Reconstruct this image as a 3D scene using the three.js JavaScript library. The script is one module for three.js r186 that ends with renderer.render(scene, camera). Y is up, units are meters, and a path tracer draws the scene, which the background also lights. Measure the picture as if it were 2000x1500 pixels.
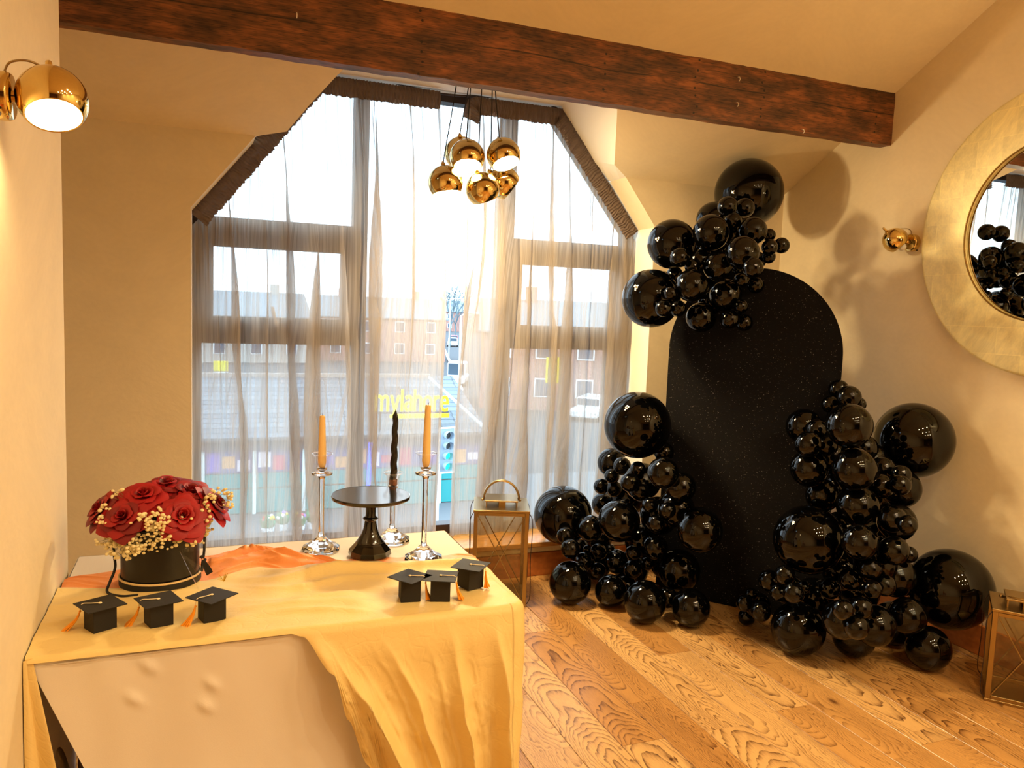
import * as THREE from 'three';
import { mergeGeometries, mergeVertices } from 'three/addons/utils/BufferGeometryUtils.js';
import { RoundedBoxGeometry } from 'three/addons/geometries/RoundedBoxGeometry.js';
import { TextGeometry } from 'three/addons/geometries/TextGeometry.js';
import { FontLoader } from 'three/addons/loaders/FontLoader.js';
import { RectAreaLightUniformsLib } from 'three/addons/lights/RectAreaLightUniformsLib.js';
import { createNoise2D, createNoise3D } from 'simplex-noise';

// ---------------------------------------------------------------- camera, sky, exposure, ceiling light level
const scene = new THREE.Scene();
const camera = new THREE.PerspectiveCamera(52.248, 2000 / 1500, 0.05, 900);
camera.rotation.order = 'YXZ';
camera.position.set(0, 1.55, 0);
camera.rotation.set(-0.095845, -0.378227, 0.038155, 'YXZ');
const renderer = new THREE.WebGLRenderer({ antialias: true });
renderer.toneMapping = THREE.LinearToneMapping;
renderer.toneMappingExposure = 1.04;
renderer.shadowMap.enabled = true;
RectAreaLightUniformsLib.init();
scene.background = new THREE.Color().setRGB(0.66, 0.87, 1.04);      // even overcast sky
scene.backgroundIntensity = 5;
const WARM = new THREE.Color().setRGB(1, 0.75, 0.4);                 // about 3000 K seen by a camera set for daylight
const DOWNLIGHT = 6, PENDANT = 3.8, SCONCE = 0.35;                    // candela

// ---------------------------------------------------------------- helpers
let seed = 7;
const rnd = () => { seed = (seed + 0x6d2b79f5) | 0; let t = Math.imul(seed ^ (seed >>> 15), 1 | seed); t = (t + Math.imul(t ^ (t >>> 7), 61 | t)) ^ t; return ((t ^ (t >>> 14)) >>> 0) / 4294967296; };
const ran = (a, b) => a + (b - a) * rnd();
const N2 = createNoise2D(rnd), N3 = createNoise3D(rnd);
const { clamp, lerp, smoothstep } = THREE.MathUtils;
const V = (x, y, z) => new THREE.Vector3(x, y, z);
const names = {};
function numbered(n) { names[n] = (names[n] ?? -1) + 1; return names[n] ? n + '_' + String(names[n]).padStart(3, '0') : n; }
const shade = (m) => { m.castShadow = m.receiveShadow = true; return m; };
function mesh(name, geo, mat, parent = scene) {
  const m = shade(new THREE.Mesh(Array.isArray(geo) ? merge(geo) : geo, mat));
  m.name = parent === scene ? numbered(name) : name;
  parent.add(m);
  return m;
}
function merge(list) {
  return mergeGeometries(list.map((g) => { const q = g.index ? g.toNonIndexed() : g.clone(); for (const k of Object.keys(q.attributes)) if (!['position', 'normal', 'uv'].includes(k)) q.deleteAttribute(k); if (!q.attributes.uv) q.setAttribute('uv', new THREE.BufferAttribute(new Float32Array(q.attributes.position.count * 2), 2)); return q; }));
}
function tag(o, label, category, group, kind) {
  o.userData = { label, category };
  if (group) o.userData.group = group;
  if (kind) o.userData.kind = kind;
  return o;
}
function thing(name, label, category, [x, y, z] = [0, 0, 0], turn = 0, group) {
  const o = new THREE.Group(); o.name = numbered(name); scene.add(o);
  o.position.set(x, y, z); o.rotation.y = turn;
  return tag(o, label, category, group);
}
function struct(o, label) { o.userData.kind = 'structure'; if (label) o.userData.label = label; return o; }
function structGroup(name) { const o = new THREE.Group(); o.name = numbered(name); scene.add(o); return struct(o); }
const std = (c, roughness = 0.8, more = {}) => new THREE.MeshPhysicalMaterial({ color: c, roughness, ...more });
const box = (x0, x1, y0, y1, z0, z1) => { const g = new THREE.BoxGeometry(x1 - x0, y1 - y0, z1 - z0); g.translate((x0 + x1) / 2, (y0 + y1) / 2, (z0 + z1) / 2); return g; };
const rbox = (x0, x1, y0, y1, z0, z1, r = 0.004, s = 2) => { const g = new RoundedBoxGeometry(x1 - x0, y1 - y0, z1 - z0, s, r); g.translate((x0 + x1) / 2, (y0 + y1) / 2, (z0 + z1) / 2); return g; };
const lathe = (pts, n = 64) => new THREE.LatheGeometry(pts.map(([r, y]) => new THREE.Vector2(r, y)), n);
const tube = (pts, r, n = 24, k = 8, closed = false) => new THREE.TubeGeometry(new THREE.CatmullRomCurve3(pts, closed, 'centripetal'), n, r, k, closed);
const rod = (a, b, r, k = 8) => { const d = b.clone().sub(a), g = new THREE.CylinderGeometry(r, r, d.length(), k); g.applyQuaternion(new THREE.Quaternion().setFromUnitVectors(V(0, 1, 0), d.normalize())); g.translate((a.x + b.x) / 2, (a.y + b.y) / 2, (a.z + b.z) / 2); return g; };
// a grid surface: f(u, v) gives a point, u and v run over 0..1
function grid(nu, nv, f, uvScale = [1, 1]) {
  const p = [], uv = [], ix = [];
  for (let j = 0; j <= nv; j++) for (let i = 0; i <= nu; i++) { const q = f(i / nu, j / nv); p.push(q.x, q.y, q.z); uv.push((q.u ?? i / nu) * uvScale[0], (q.v ?? j / nv) * uvScale[1]); }
  for (let j = 0; j < nv; j++) for (let i = 0; i < nu; i++) { const a = j * (nu + 1) + i; ix.push(a, a + 1, a + nu + 2, a, a + nu + 2, a + nu + 1); }
  const g = new THREE.BufferGeometry();
  g.setAttribute('position', new THREE.Float32BufferAttribute(p, 3)); g.setAttribute('uv', new THREE.Float32BufferAttribute(uv, 2)); g.setIndex(ix); g.computeVertexNormals();
  return g;
}
function tex(w, h, f, srgb = true, rep) {
  const d = new Uint8Array(w * h * 4);
  for (let y = 0; y < h; y++) for (let x = 0; x < w; x++) { const c = f(x / w, y / h), o = (y * w + x) * 4; d[o] = clamp(c[0], 0, 255); d[o + 1] = clamp(c[1] ?? c[0], 0, 255); d[o + 2] = clamp(c[2] ?? c[0], 0, 255); d[o + 3] = 255; }
  const t = new THREE.DataTexture(d, w, h); t.wrapS = t.wrapT = THREE.RepeatWrapping; t.magFilter = THREE.LinearFilter; t.minFilter = THREE.LinearMipmapLinearFilter;
  if (srgb) t.colorSpace = THREE.SRGBColorSpace; if (rep) t.repeat.set(...rep); t.needsUpdate = true; return t;
}
const tile = (u, v, k, s = 0) => { const a = u * 2 * Math.PI, b = v * 2 * Math.PI; return N3(Math.cos(a) * k + s, Math.sin(a) * k + Math.cos(b) * k * 1.3, Math.sin(b) * k * 1.3 - s); };   // noise that wraps round
const metre = (g, k = 1) => { const p = g.attributes.position, n = g.attributes.normal, uv = new Float32Array(p.count * 2); for (let i = 0; i < p.count; i++) { const ax = Math.abs(n.getX(i)), ay = Math.abs(n.getY(i)), az = Math.abs(n.getZ(i)); uv[2 * i] = (ax > ay && ax > az ? p.getZ(i) : p.getX(i)) * k; uv[2 * i + 1] = (ay >= ax && ay >= az ? p.getZ(i) : p.getY(i)) * k; } g.setAttribute('uv', new THREE.BufferAttribute(uv, 2)); return g; };

// ---------------------------------------------------------------- materials
const plasterBump = tex(512, 512, (u, v) => [128 + 40 * tile(u, v, 9) + 34 * tile(u, v, 21, 5) + 20 * tile(u, v, 45, 9)], false);
const paintTint = tex(512, 512, (u, v) => { const k = 1 + 0.012 * tile(u, v, 1.2, 3) + 0.008 * tile(u, v, 6, 8); return [232 * k, 216 * k, 182 * k]; });
const M = {};
M.wall = std(0xffffff, 0.75, { map: paintTint, bumpMap: plasterBump, bumpScale: 0.0006, specularIntensity: 0.5 });
M.ceiling = std(0xffffff, 0.85, { map: paintTint, bumpMap: plasterBump, bumpScale: 0.0005, specularIntensity: 0.4 });
M.reveal = std(0xf3ead8, 0.6, { bumpMap: plasterBump, bumpScale: 0.0004 });
M.brass = std(new THREE.Color().setRGB(0.74, 0.55, 0.22), 0.07, { metalness: 1 });
M.antique = std(new THREE.Color().setRGB(0.38, 0.27, 0.12), 0.3, { metalness: 1 });
M.shadeInside = std(0xfff6e4, 0.6, { side: THREE.DoubleSide });
M.bulb = std(0xfff1d6, 0.4, { emissive: WARM.clone().lerp(new THREE.Color(1, 1, 1), 0.35), emissiveIntensity: 9 });
M.led = std(0xfff1d6, 0.4, { emissive: WARM.clone().lerp(new THREE.Color(1, 1, 1), 0.3), emissiveIntensity: 140 });
M.bulbOff = std(0xe9e6df, 0.25);
M.cord = std(0x16120f, 0.7);
M.frame = std(0x2c1a12, 0.5, { bumpMap: plasterBump, bumpScale: 0.0004 });
M.pane = std(0xffffff, 0, { transmission: 1, thickness: 0, ior: 1.45, specularIntensity: 0.6 });
M.black = std(0x020202, 0.03, { ior: 1.43 });                                  // latex of the balloons
M.card = std(0x17130f, 0.7, { bumpMap: plasterBump, bumpScale: 0.0003 });
M.glass = std(0xffffff, 0.01, { transmission: 1, thickness: 0.02, ior: 1.5 });
M.thinGlass = std(0xffffff, 0.01, { transmission: 1, thickness: 0, ior: 1.5, side: THREE.DoubleSide });
M.gold = std(0xffa51e, 0.55, { sheen: 0.5, sheenColor: new THREE.Color(1, 0.7, 0.2), sheenRoughness: 0.4 });
M.cream = std(0xf4dfb4, 0.5);
M.wax = std(0xf2cf8c, 0.45, { sheen: 0.1 });
M.blackWax = std(0x120d0b, 0.4);
M.standBlack = std(0x0b0908, 0.1, { clearcoat: 0.6, clearcoatRoughness: 0.05 });

// oak: growth rings cut lengthwise, so that they close in arches along the board
function oak(k) {
  const cx = [0.5, 0.2, 0.62, 0.9, 0.4, 0.75][k], slope = [1.1, 0.5, -0.8, 0.3, -1.3, 0.9][k], h0 = [0.1, 0.9, 1.1, 1.6, 1.3, 0.35][k], dens = [10, 14, 11, 19, 10, 13][k], dark = [1.15, 0.8, 1.25, 0.65, 1.05, 0.95][k];
  return tex(256, 1024, (u, v) => {
    const s = 37.7 * k, wob = 0.14 * N2(u * 1.6 + s, v * 5) + 0.05 * N2(u * 5 + s, v * 16) + 0.02 * N2(u * 13, v * 50 + s);
    const x = (u - cx) * 1.5 + wob, h = h0 + slope * (v - 0.5) * 2 + 0.25 * N2(v * 3 + s, 1.5);
    const d = Math.sqrt(x * x * 1.6 + h * h) * dens, fr = d - Math.floor(d);
    const line = Math.pow(fr, 4.5) * (0.85 + 0.5 * N2(u * 9, v * 20 + s)), pore = Math.max(0, N2(u * 70 + s, v * 34)) * 0.22 * (0.4 + fr), fleck = Math.max(0, N2(u * 28 + s, v * 60) - 0.45) * 0.3;
    const broad = 0.1 * N2(u * 1.3 + s, v * 2.2), kx = (u - ((k * 0.37 + 0.3) % 1)) * 11, kv = (v - ((k * 0.53 + 0.2) % 1)) * 60, knot = Math.exp(-(kx * kx + kv * kv) * 1.6) * (k === 3 ? 0.7 : 0);
    const t = clamp(0.62 * line * dark + pore + fleck * 0.5 + knot - broad, 0, 1);
    return [lerp(206, 66, t), lerp(163, 36, t), lerp(104, 15, t)];
  });
}
const oaks = [0, 1, 2, 3, 4, 5].map(oak), oakTones = [0xffffff, 0xeee2d0, 0xe0d0ba];
M.planks = oaks.flatMap((t) => oakTones.map((c) => std(c, 0.3, { map: t, bumpMap: t, bumpScale: 0.0004, specularIntensity: 1 })));
M.trimWood = std(0xd08a4c, 0.38, { map: tex(512, 64, (u, v) => { const t = 0.5 + 0.28 * N2(u * 6, v * 18) + 0.22 * N2(u * 22, v * 40 + 9); return [lerp(196, 255, t), lerp(170, 235, t), lerp(140, 205, t)]; }) });
M.sillWood = std(0xe3b878, 0.22, { map: M.trimWood.map });
const nails = []; for (const c of [0.2, 0.455, 0.62, 0.715, 0.79, 0.93]) for (let i = 0; i < 7; i++) if (rnd() < 0.75) nails.push([c + ran(-0.0025, 0.0025), 0.08 + i * 0.13 + ran(-0.03, 0.03)]);
const nailAt = (u, v) => nails.some(([a, b]) => Math.hypot((u - a) * 16, v - b) < 0.017) ? 1 : 0;
M.beam = std(0xffffff, 0.5, {
  map: tex(2048, 256, (u, v) => {
    const a = 0.5 + 0.3 * N2(u * 14, v * 2.2) + 0.2 * N2(u * 60, v * 14) + 0.18 * N2(u * 8 + 40, v * 40), scratch = Math.max(0, N2(u * 90, v * 46) - 0.35) * 1.1, worn = Math.max(0, N2(u * 22 + 9, v * 5) - 0.1) * 0.8;
    const crack = Math.exp(-Math.pow((v - 0.52 - 0.05 * N2(u * 5, 3) - 0.1 * (u - 0.5)) * 130, 2)) * smoothstep(N2(u * 7, 8), -0.3, 0.2), nail = nailAt(u, v);
    const t = clamp(0.5 + 0.8 * (a - 0.5) + worn * 0.5 - scratch * 0.7, 0, 1), dk = 1 - 0.7 * Math.max(crack, nail);
    return [lerp(46, 152, t) * dk, lerp(27, 92, t) * dk, lerp(15, 48, t) * dk];
  }), bumpMap: plasterBump, bumpScale: 0.0012,
});
const slub = tex(1024, 512, (u, v) => { const s = 0.5 + 0.24 * N2(u * 190, v * 3) + 0.16 * N2(u * 420, v * 10) + 0.3 * N2(u * 46, v * 2.2 + 30); return [255 * clamp(0.7 + 0.5 * (s - 0.5), 0.34, 0.96)]; }, false);
M.voile = new THREE.MeshPhysicalMaterial({ color: 0xc0b4a7, roughness: 1, transmission: 0.56, thickness: 0, transparent: true, opacity: 1, alphaMap: slub, side: THREE.DoubleSide, specularIntensity: 0.1 });
M.heading = std(0x6e5c50, 0.85, { transmission: 0.12, thickness: 0, side: THREE.DoubleSide, bumpMap: slub, bumpScale: 0.001 });
M.cloth = std(0xeae0d2, 0.85, { side: THREE.DoubleSide, bumpMap: tex(512, 512, (u, v) => [128 + 60 * Math.sin(u * 900) * Math.sin(v * 900) + 30 * tile(u, v, 14)], false, [3, 3]), bumpScale: 0.0003, sheen: 0.2, sheenColor: new THREE.Color(1, 1, 1) });
const crease = tex(1024, 1024, (u, v) => { let h = 0; for (const [k, w] of [[2.2, 1], [5, 0.5], [11, 0.22]]) { const n = tile(u, v, k, k * 3) + 0.3 * tile(v, u, k * 0.7, 4); h += w * (1 - Math.min(1, Math.abs(n) * 5)); } return [80 + h * 95]; }, false);
M.drape = std(0xeed28c, 0.55, { side: THREE.DoubleSide, bumpMap: crease, bumpScale: 0.0009, sheen: 0.35, sheenColor: new THREE.Color(1, 0.92, 0.6), sheenRoughness: 0.4 });
M.runner = std(0xf79d5a, 0.5, { side: THREE.DoubleSide, bumpMap: crease, bumpScale: 0.0008, sheen: 0.5, sheenColor: new THREE.Color(1, 0.75, 0.5), sheenRoughness: 0.4 });

// ---------------------------------------------------------------- the room
const XL = -0.367, XR = 3.435, ZB = -4.09, ZW = -4.37, XA = -1.5, ZR = 6.8, YC = 3.2;
const slopeY = (z) => 2.335 + 0.534 * (z - ZB);                 // the sloping ceiling
const zTop = ZB + (YC - 2.335) / 0.534;
{
  const floor = structGroup('floor');
  mesh('subfloor', metre(box(XA, XR, -0.12, -0.013, ZB, ZR)), M.frame, floor);
  const w = 0.178, known = { 0: [-3.045], 1: [-3.335, -2.326], 2: [-2.587], 4: [-2.934], 5: [-2.36], 6: [-2.715], 7: [-1.99] }, made = {};
  for (let k = -16; k <= 12; k++) {
    const x0 = Math.max(XA, 1.226 + k * w), x1 = Math.min(XR, 1.226 + (k + 1) * w);
    if (x1 - x0 < 0.02) continue;
    const cuts = [ZB, ...(known[k] ?? [])].sort((a, b) => a - b);
    if (!known[k]) cuts.push(ZB + ran(0.35, 1.5));
    while (cuts[cuts.length - 1] < ZR - 0.5) cuts.push(Math.min(ZR, cuts[cuts.length - 1] + ran(1.15, 1.75) + (cuts[cuts.length - 1] > -1 ? 0.8 : 0)));
    cuts[cuts.length - 1] = ZR;
    for (let i = 0; i + 1 < cuts.length; i++) {
      const z0 = cuts[i] + 0.0009, z1 = cuts[i + 1] - 0.0009, a = x0 + 0.0009, b = x1 - 0.0009, c = 0.0016;
      // a board with chamfered upper edges
      const s = new THREE.Shape([[a, -0.013], [b, -0.013], [b, -c], [b - c, 0], [a + c, 0], [a, -c]].map((p) => new THREE.Vector2(...p)));
      const g = new THREE.ExtrudeGeometry(s, { depth: z1 - z0, bevelEnabled: false }); g.translate(0, 0, z0);
      const p = g.attributes.position, uv = g.attributes.uv, off = ran(0, 1), flip = rnd() < 0.5;
      for (let q = 0; q < p.count; q++) uv.setXY(q, (flip ? 1 : 0) + (flip ? -1 : 1) * (p.getX(q) - x0) / w * 0.98 + 0.01, (p.getZ(q) - z0) / 1.9 + off);
      mesh('plank', g, M.planks[Math.floor(rnd() * 6) * 3 + Math.floor(rnd() * 3)], floor);
    }
  }
}
function shapeOf(pts) { return new THREE.Shape(pts.map((p) => new THREE.Vector2(...p))); }
{
  // back wall with the window opening notched into it
  const s = shapeOf([[XA - 0.1, 0], [XR + 0.12, 0], [XR + 0.12, 2.335], [2.287, 2.335], [2.505, 2.061], [2.505, 0.165], [-0.053, 0.165], [-0.053, 1.971], [0.239, 2.335], [XA - 0.1, 2.335]]);
  const g = new THREE.ExtrudeGeometry(s, { depth: ZB - ZW, bevelEnabled: false }); g.translate(0, 0, ZW);
  struct(mesh('wall_back', [metre(g, 0.7)], M.wall));
  // sloping ceiling, notched where the window bay cuts through it
  const front = [[0.239, ZB], [0.38, -4.038], [0.46, -3.865], [0.554, -3.683], [0.74, -3.345], [1.8, -3.345], [1.984, -3.673], [2.162, -4.005], [2.287, ZB]];
  const k = Math.hypot(1, 0.534), outline = [[XA - 0.1, ZB - 0.3], [0.239, ZB - 0.02], ...front, [2.287, ZB - 0.02], [XR + 0.12, ZB - 0.3], [XR + 0.12, zTop], [XA - 0.1, zTop]].map(([x, z]) => [x, (z - ZB) * k]);
  outline[0] = [XA - 0.1, 0]; outline[1] = [0.239, 0]; outline[11] = [2.287, 0]; outline[12] = [XR + 0.12, 0];
  const c = new THREE.ExtrudeGeometry(shapeOf(outline.filter((p, i) => i !== 2 && i !== 10)), { depth: 0.09, bevelEnabled: false });
  metre(c, 0.7);
  const a = Math.atan(0.534), m = new THREE.Matrix4().makeBasis(V(1, 0, 0), V(0, Math.sin(a), Math.cos(a)), V(0, Math.cos(a), -Math.sin(a)));
  // keep the sheet's orientation: x stays, y runs up the slope, thickness points up and out
  c.applyMatrix4(m); c.translate(0, 2.335, ZB);
  const ix = c.index, p = c.attributes.position; if (!ix) { for (let i = 0; i < p.count; i += 3) for (const at of ['position', 'normal', 'uv']) { const t = c.attributes[at], n = t.itemSize; for (let q = 0; q < n; q++) { const x = t.array[(i + 1) * n + q]; t.array[(i + 1) * n + q] = t.array[(i + 2) * n + q]; t.array[(i + 2) * n + q] = x; } } }
  c.computeVertexNormals();
  const flat = metre(box(XA - 0.1, XR + 0.12, YC, YC + 0.12, zTop - 0.02, ZR + 0.1), 0.7);
  struct(mesh('ceiling', [c, flat], M.ceiling));
  // lining of the window bay above the wall: from the cut in the slope back to the window
  const F = [[0.239, 2.335, ZB], ...front.slice(1, -1).map(([x, z]) => [x, slopeY(z), z]), [2.287, 2.335, ZB]].map((q) => V(...q));
  const G = [[0.239, 2.37], [0.31, 2.455], [0.37, 2.53], [0.44, 2.62], [0.53, 2.735], [1.955, 2.735], [2.06, 2.61], [2.18, 2.465], [2.287, 2.337]].map(([x, y]) => V(x, y, ZW));
  const at = (L, u) => { const q = u * (L.length - 1), i = Math.min(L.length - 2, Math.floor(q)); return L[i].clone().lerp(L[i + 1], q - i); }, mid = V(1.26, 2.3, -4.2);
  const sheet = (o) => { const out = (q) => { const d = q.clone().sub(mid).setZ(0).normalize(); return q.clone().addScaledVector(d, o); }; return grid(8, 4, (u, v) => out(at(F, u)).lerp(out(at(G, u)), v)); };
  const lining = [sheet(0), sheet(0.06)].map((q) => { const r = q.toNonIndexed(); r.computeVertexNormals(); return metre(r, 0.7); });
  M.reveal.side = THREE.DoubleSide;
  struct(mesh('trim', lining, M.reveal)).name = 'trim_1';
  // side faces of the wall opening get the lining's paint
  struct(mesh('trim', [box(2.499, 2.5055, 0.205, 2.061, ZW, ZB + 0.0005), box(-0.0535, -0.049, 0.205, 1.971, ZW, ZB + 0.0005)], M.reveal)).name = 'trim_2';

  const right = box(XR, XR + 0.12, 0, YC + 0.1, ZW, ZR + 0.1);
  struct(mesh('wall_right', metre(right, 0.7), M.wall));
  struct(mesh('wall_left', metre(rbox(XA - 0.1, XL, 0, YC, -2.56, ZR, 0.012, 3), 0.7), M.wall));
  struct(mesh('wall_alcove', metre(box(XA - 0.12, XA, 0, 2.9, ZB - 0.1, -2.5), 0.7), M.wall));
  struct(mesh('wall_rear', metre(box(XL - 0.1, XR + 0.12, 0, YC + 0.1, ZR, ZR + 0.12), 0.7), std(0x6b4a30, 0.6, { map: M.trimWood.map })));
  // skirtings
  const skirt = (name, g) => struct(mesh(name, metre(g, 1.3), M.trimWood));
  skirt('baseboard_right', rbox(XR - 0.02, XR, 0, 0.146, ZB, ZR, 0.005));
  skirt('baseboard_back', rbox(XA, XR - 0.02, 0, 0.138, ZB, ZB + 0.02, 0.005));
  struct(mesh('trim', rbox(-0.1, 2.56, 0.141, 0.19, ZB - 0.01, ZB + 0.012, 0.003), M.wall)).name = 'trim_3';
}
{
  // window frame and panes
  const w = structGroup('window_1'), z0 = ZW - 0.07, z1 = ZW, L = -0.055, R = 2.51;
  const bar = (name, ...b) => mesh(name, rbox(...b, 0.006), M.frame, w);
  const poly = [[L, 0.2], [R, 0.2], [R, 2.065], [1.955, 2.735], [0.53, 2.735], [L, 2.0]], inn = [[L + 0.05, 0.26], [R - 0.055, 0.26], [R - 0.055, 2.045], [1.93, 2.69], [0.553, 2.69], [L + 0.05, 1.985]];
  const s = shapeOf(poly); s.holes.push(new THREE.Path(inn.map((p) => new THREE.Vector2(...p))));
  const g = new THREE.ExtrudeGeometry(s, { depth: 0.09, bevelEnabled: false }); g.translate(0, 0, z0 - 0.01);
  mesh('outer_frame', g, M.frame, w);
  for (const [a, b] of [[0.767, 0.845], [1.633, 1.711]]) bar('mullion', a, b, 0.24, 2.7, z0, z1 + 0.012);
  for (const [a, b] of [[-0.01, 0.77], [1.708, 2.46]]) {
    bar('transom', a, b, 1.885, 1.965, z0, z1 + 0.006); bar('transom', a, b, 1.312, 1.385, z0, z1 + 0.006);
    // opening light between the transoms
    const c = [[a + 0.005, b - 0.005, 1.815, 1.888], [a + 0.005, b - 0.005, 1.383, 1.455], [a + 0.005, a + 0.062, 1.455, 1.815], [b - 0.062, b - 0.005, 1.455, 1.815]];
    for (const [p, q, r, t] of c) bar('casement_rail', p, q, r, t, z0 + 0.005, z1 + 0.018);
    const h = mesh('handle', [rbox(0, 0.018, 0, 0.03, 0, 0.02, 0.004), (() => { const q = rbox(-0.006, 0.012, 0, 0.105, 0.016, 0.028, 0.005); q.rotateZ(0.22); return q; })()], std(0xe8e4dc, 0.35), w);
    h.position.set(a + 0.372, 1.41, z1 + 0.016);
  }
  const zg = z0 + 0.03, pane = (pts) => { const q = new THREE.ShapeGeometry(shapeOf(pts)); q.translate(0, 0, zg); return mesh('pane', q, M.pane, w); };
  pane([[0, 0.25], [0.77, 0.25], [0.77, 1.32], [0, 1.32]]); pane([[1.71, 0.25], [2.455, 0.25], [2.455, 1.32], [1.71, 1.32]]);
  pane([[0.05, 1.45], [0.71, 1.45], [0.71, 1.82], [0.05, 1.82]]); pane([[1.765, 1.45], [2.4, 1.45], [2.4, 1.82], [1.765, 1.82]]);
  pane([[0, 1.96], [0.77, 1.96], [0.77, 2.7], [0.55, 2.7], [0, 2.0]]); pane([[1.71, 1.96], [2.455, 1.96], [2.455, 2.05], [1.93, 2.7], [1.71, 2.7]]);
  pane([[0.84, 0.25], [1.64, 0.25], [1.64, 2.7], [0.84, 2.7]]);
  const sill = metre(rbox(-0.1, 2.56, 0.176, 0.205, ZW - 0.02, ZB + 0.035, 0.006), 1.1);
  struct(mesh('window_sill', sill, M.sillWood), 'varnished pale wooden window sill under the curtains');
}
{
  const b = thing('ceiling_beam', 'long rough dark red-brown timber beam crossing under the sloping ceiling', 'beam');
  const L = XR - XA, g = new THREE.BoxGeometry(L, 0.278, 0.076, 160, 8, 3), p = g.attributes.position;
  for (let i = 0; i < p.count; i++) { const x = p.getX(i), y = p.getY(i), z = p.getZ(i), e = Math.abs(y) > 0.138 ? 1 : 0; p.setXYZ(i, x, y + e * 0.0025 * N2(x * 5, y * 9) , z + 0.002 * N2(x * 4 + 5, y * 12) - (e && z > 0.03 ? 0.003 + 0.002 * N2(x * 12, 4) : 0)); }
  g.computeVertexNormals(); const n = g.attributes.normal, uv = g.attributes.uv;
  for (let i = 0; i < p.count; i++) uv.setXY(i, (p.getX(i) + 2.5) / 5.2, Math.abs(n.getY(i)) > 0.7 ? 0.3 + p.getZ(i) * 3 : 0.5 + p.getY(i) * 3.2);
  const m = mesh('timber', g, M.beam, b); m.position.set((XA + XR) / 2, 2.637, -3.31);
  for (const [x, y] of [[0.34, 2.66], [2.42, 2.71], [2.42, 2.59], [2.83, 2.51]]) { const q = mesh('cup_hook', tube([V(0, 0, 0), V(0, -0.002, 0.012), V(0, -0.014, 0.018), V(0, -0.02, 0.01)], 0.0022, 10, 6), std(0xe9e2d2, 0.3), b); q.position.set(x, y, -3.272); }
}
// ---------------------------------------------------------------- curtains
const railTop = [[-0.045, 1.985], [0.53, 2.722], [1.955, 2.722], [2.5, 2.06]];
const railY = (x) => { for (let i = 0; i < 3; i++) { const [a, b] = railTop[i], [c, d] = railTop[i + 1]; if (x <= c || i === 2) return b + (d - b) * (x - a) / (c - a); } };
function voile(name, label, x0, x1, inner, tapePts, k0) {
  const t = thing(name, label, 'curtain', [0, 0, 0], 0, 'sheer curtains at the big window');
  const Z = ZW + 0.075, K = 9, W = x1 - x0;
  const body = grid(460, 64, (u, v) => {
    const yb = 0.211 + 0.012 * N2(u * 6, 3 + k0), xm = x0 + W * u, fall = smoothstep(v, 0.0, 0.45);
    const edge = inner(1 - v), xs = inner === null ? xm : (k0 ? lerp(edge, x1, u) : lerp(x0, edge, u));
    const yt = railY(clamp(xs, -0.045, 2.5)) - 0.075, y = lerp(yt, yb, v);
    const wander = 0.5 * N2(u * 5 + k0, y * 0.3) + 0.1 * N2(u * 14 + k0, y * 0.8 + 7);
    const big = 2 * Math.PI * (K * u + wander), amp = 0.62 + 0.75 * N2(u * 5.2 + 11 + k0, y * 0.22 + 3), A = Math.max(0.1, amp) * (0.3 + 0.7 * fall);
    const fine = 2 * Math.PI * (44 * u + 0.6 * N2(u * 20, y)), B = 1 - smoothstep(v, 0.0, 0.3);
    const side = Math.min(1, Math.min(u, 1 - u) * 22);
    return { x: xs + side * (0.046 * A * Math.sin(big) + 0.013 * A * Math.sin(big * 2.3 + 1.3) + 0.003 * B * Math.sin(fine)), y: y + 0.003 * Math.sin(big) * v, z: Z + 0.028 * A * Math.cos(big) + 0.008 * A * Math.cos(big * 2.3) + 0.006 * B * Math.cos(fine) + 0.006 * N2(u * 9, y * 4), u: u * 2.2, v: 1 - v };
  });
  mesh('sheer_panel', body, M.voile, t).userData.label = 'sheer mink coloured fabric';
  // bottom hem and the hem along the middle edge: the cloth turned over twice
  const hemEdge = (w, v) => { const e = inner(1 - v); return e + (k0 ? w : -w); };
  mesh('side_hem', grid(3, 40, (u, v) => { const x = hemEdge(0.016 * u, v), y = lerp(railY(clamp(x, 0, 2.5)) - 0.075, 0.213, v); return { x, y, z: Z + 0.012 + 0.014 * N2(v * 4, k0) + 0.003 * Math.sin(u * 3.1), u: u * 0.05, v }; }), M.voile, t);
  // gathered heading tape along the rail
  const P = tapePts.map(([x, y]) => V(x, y, 0)), len = [0]; for (let i = 1; i < P.length; i++) len.push(len[i - 1] + P[i].distanceTo(P[i - 1]));
  const total = len[len.length - 1], along = (s) => { let i = 1; while (i < P.length - 1 && s > len[i]) i++; return P[i - 1].clone().lerp(P[i], (s - len[i - 1]) / (len[i] - len[i - 1])); };
  const H = 0.098, nU = Math.round(total / 0.0028);
  const tape = (back) => grid(nU, 10, (u, v) => {
    const s = u * total, c = along(s), d = along(Math.min(total, s + 0.05)).sub(along(Math.max(0, s - 0.05))).normalize(), n = V(d.y, -d.x, 0);
    const gather = Math.sin(2 * Math.PI * (s / 0.017 + 0.5 * N2(s * 14, v * 1.5 + k0))) * (0.55 + 0.45 * N2(s * 40, v * 3)), waist = 1 - 0.6 * Math.exp(-Math.pow((v - 0.35) / 0.12, 2));
    c.addScaledVector(n, H * v * (1 + 0.05 * N2(s * 30, 2)) + (v > 0.95 ? 0.004 * gather : 0));
    return { x: c.x, y: c.y, z: Z + 0.01 + (back ? -0.014 : 0) + 0.009 * gather * waist + 0.012 * Math.sin(v * Math.PI), u: s * 3, v };
  });
  mesh('heading_tape', tape(false), M.heading, t).userData.label = 'dark gathered heading tape';
  return t;
}
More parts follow.
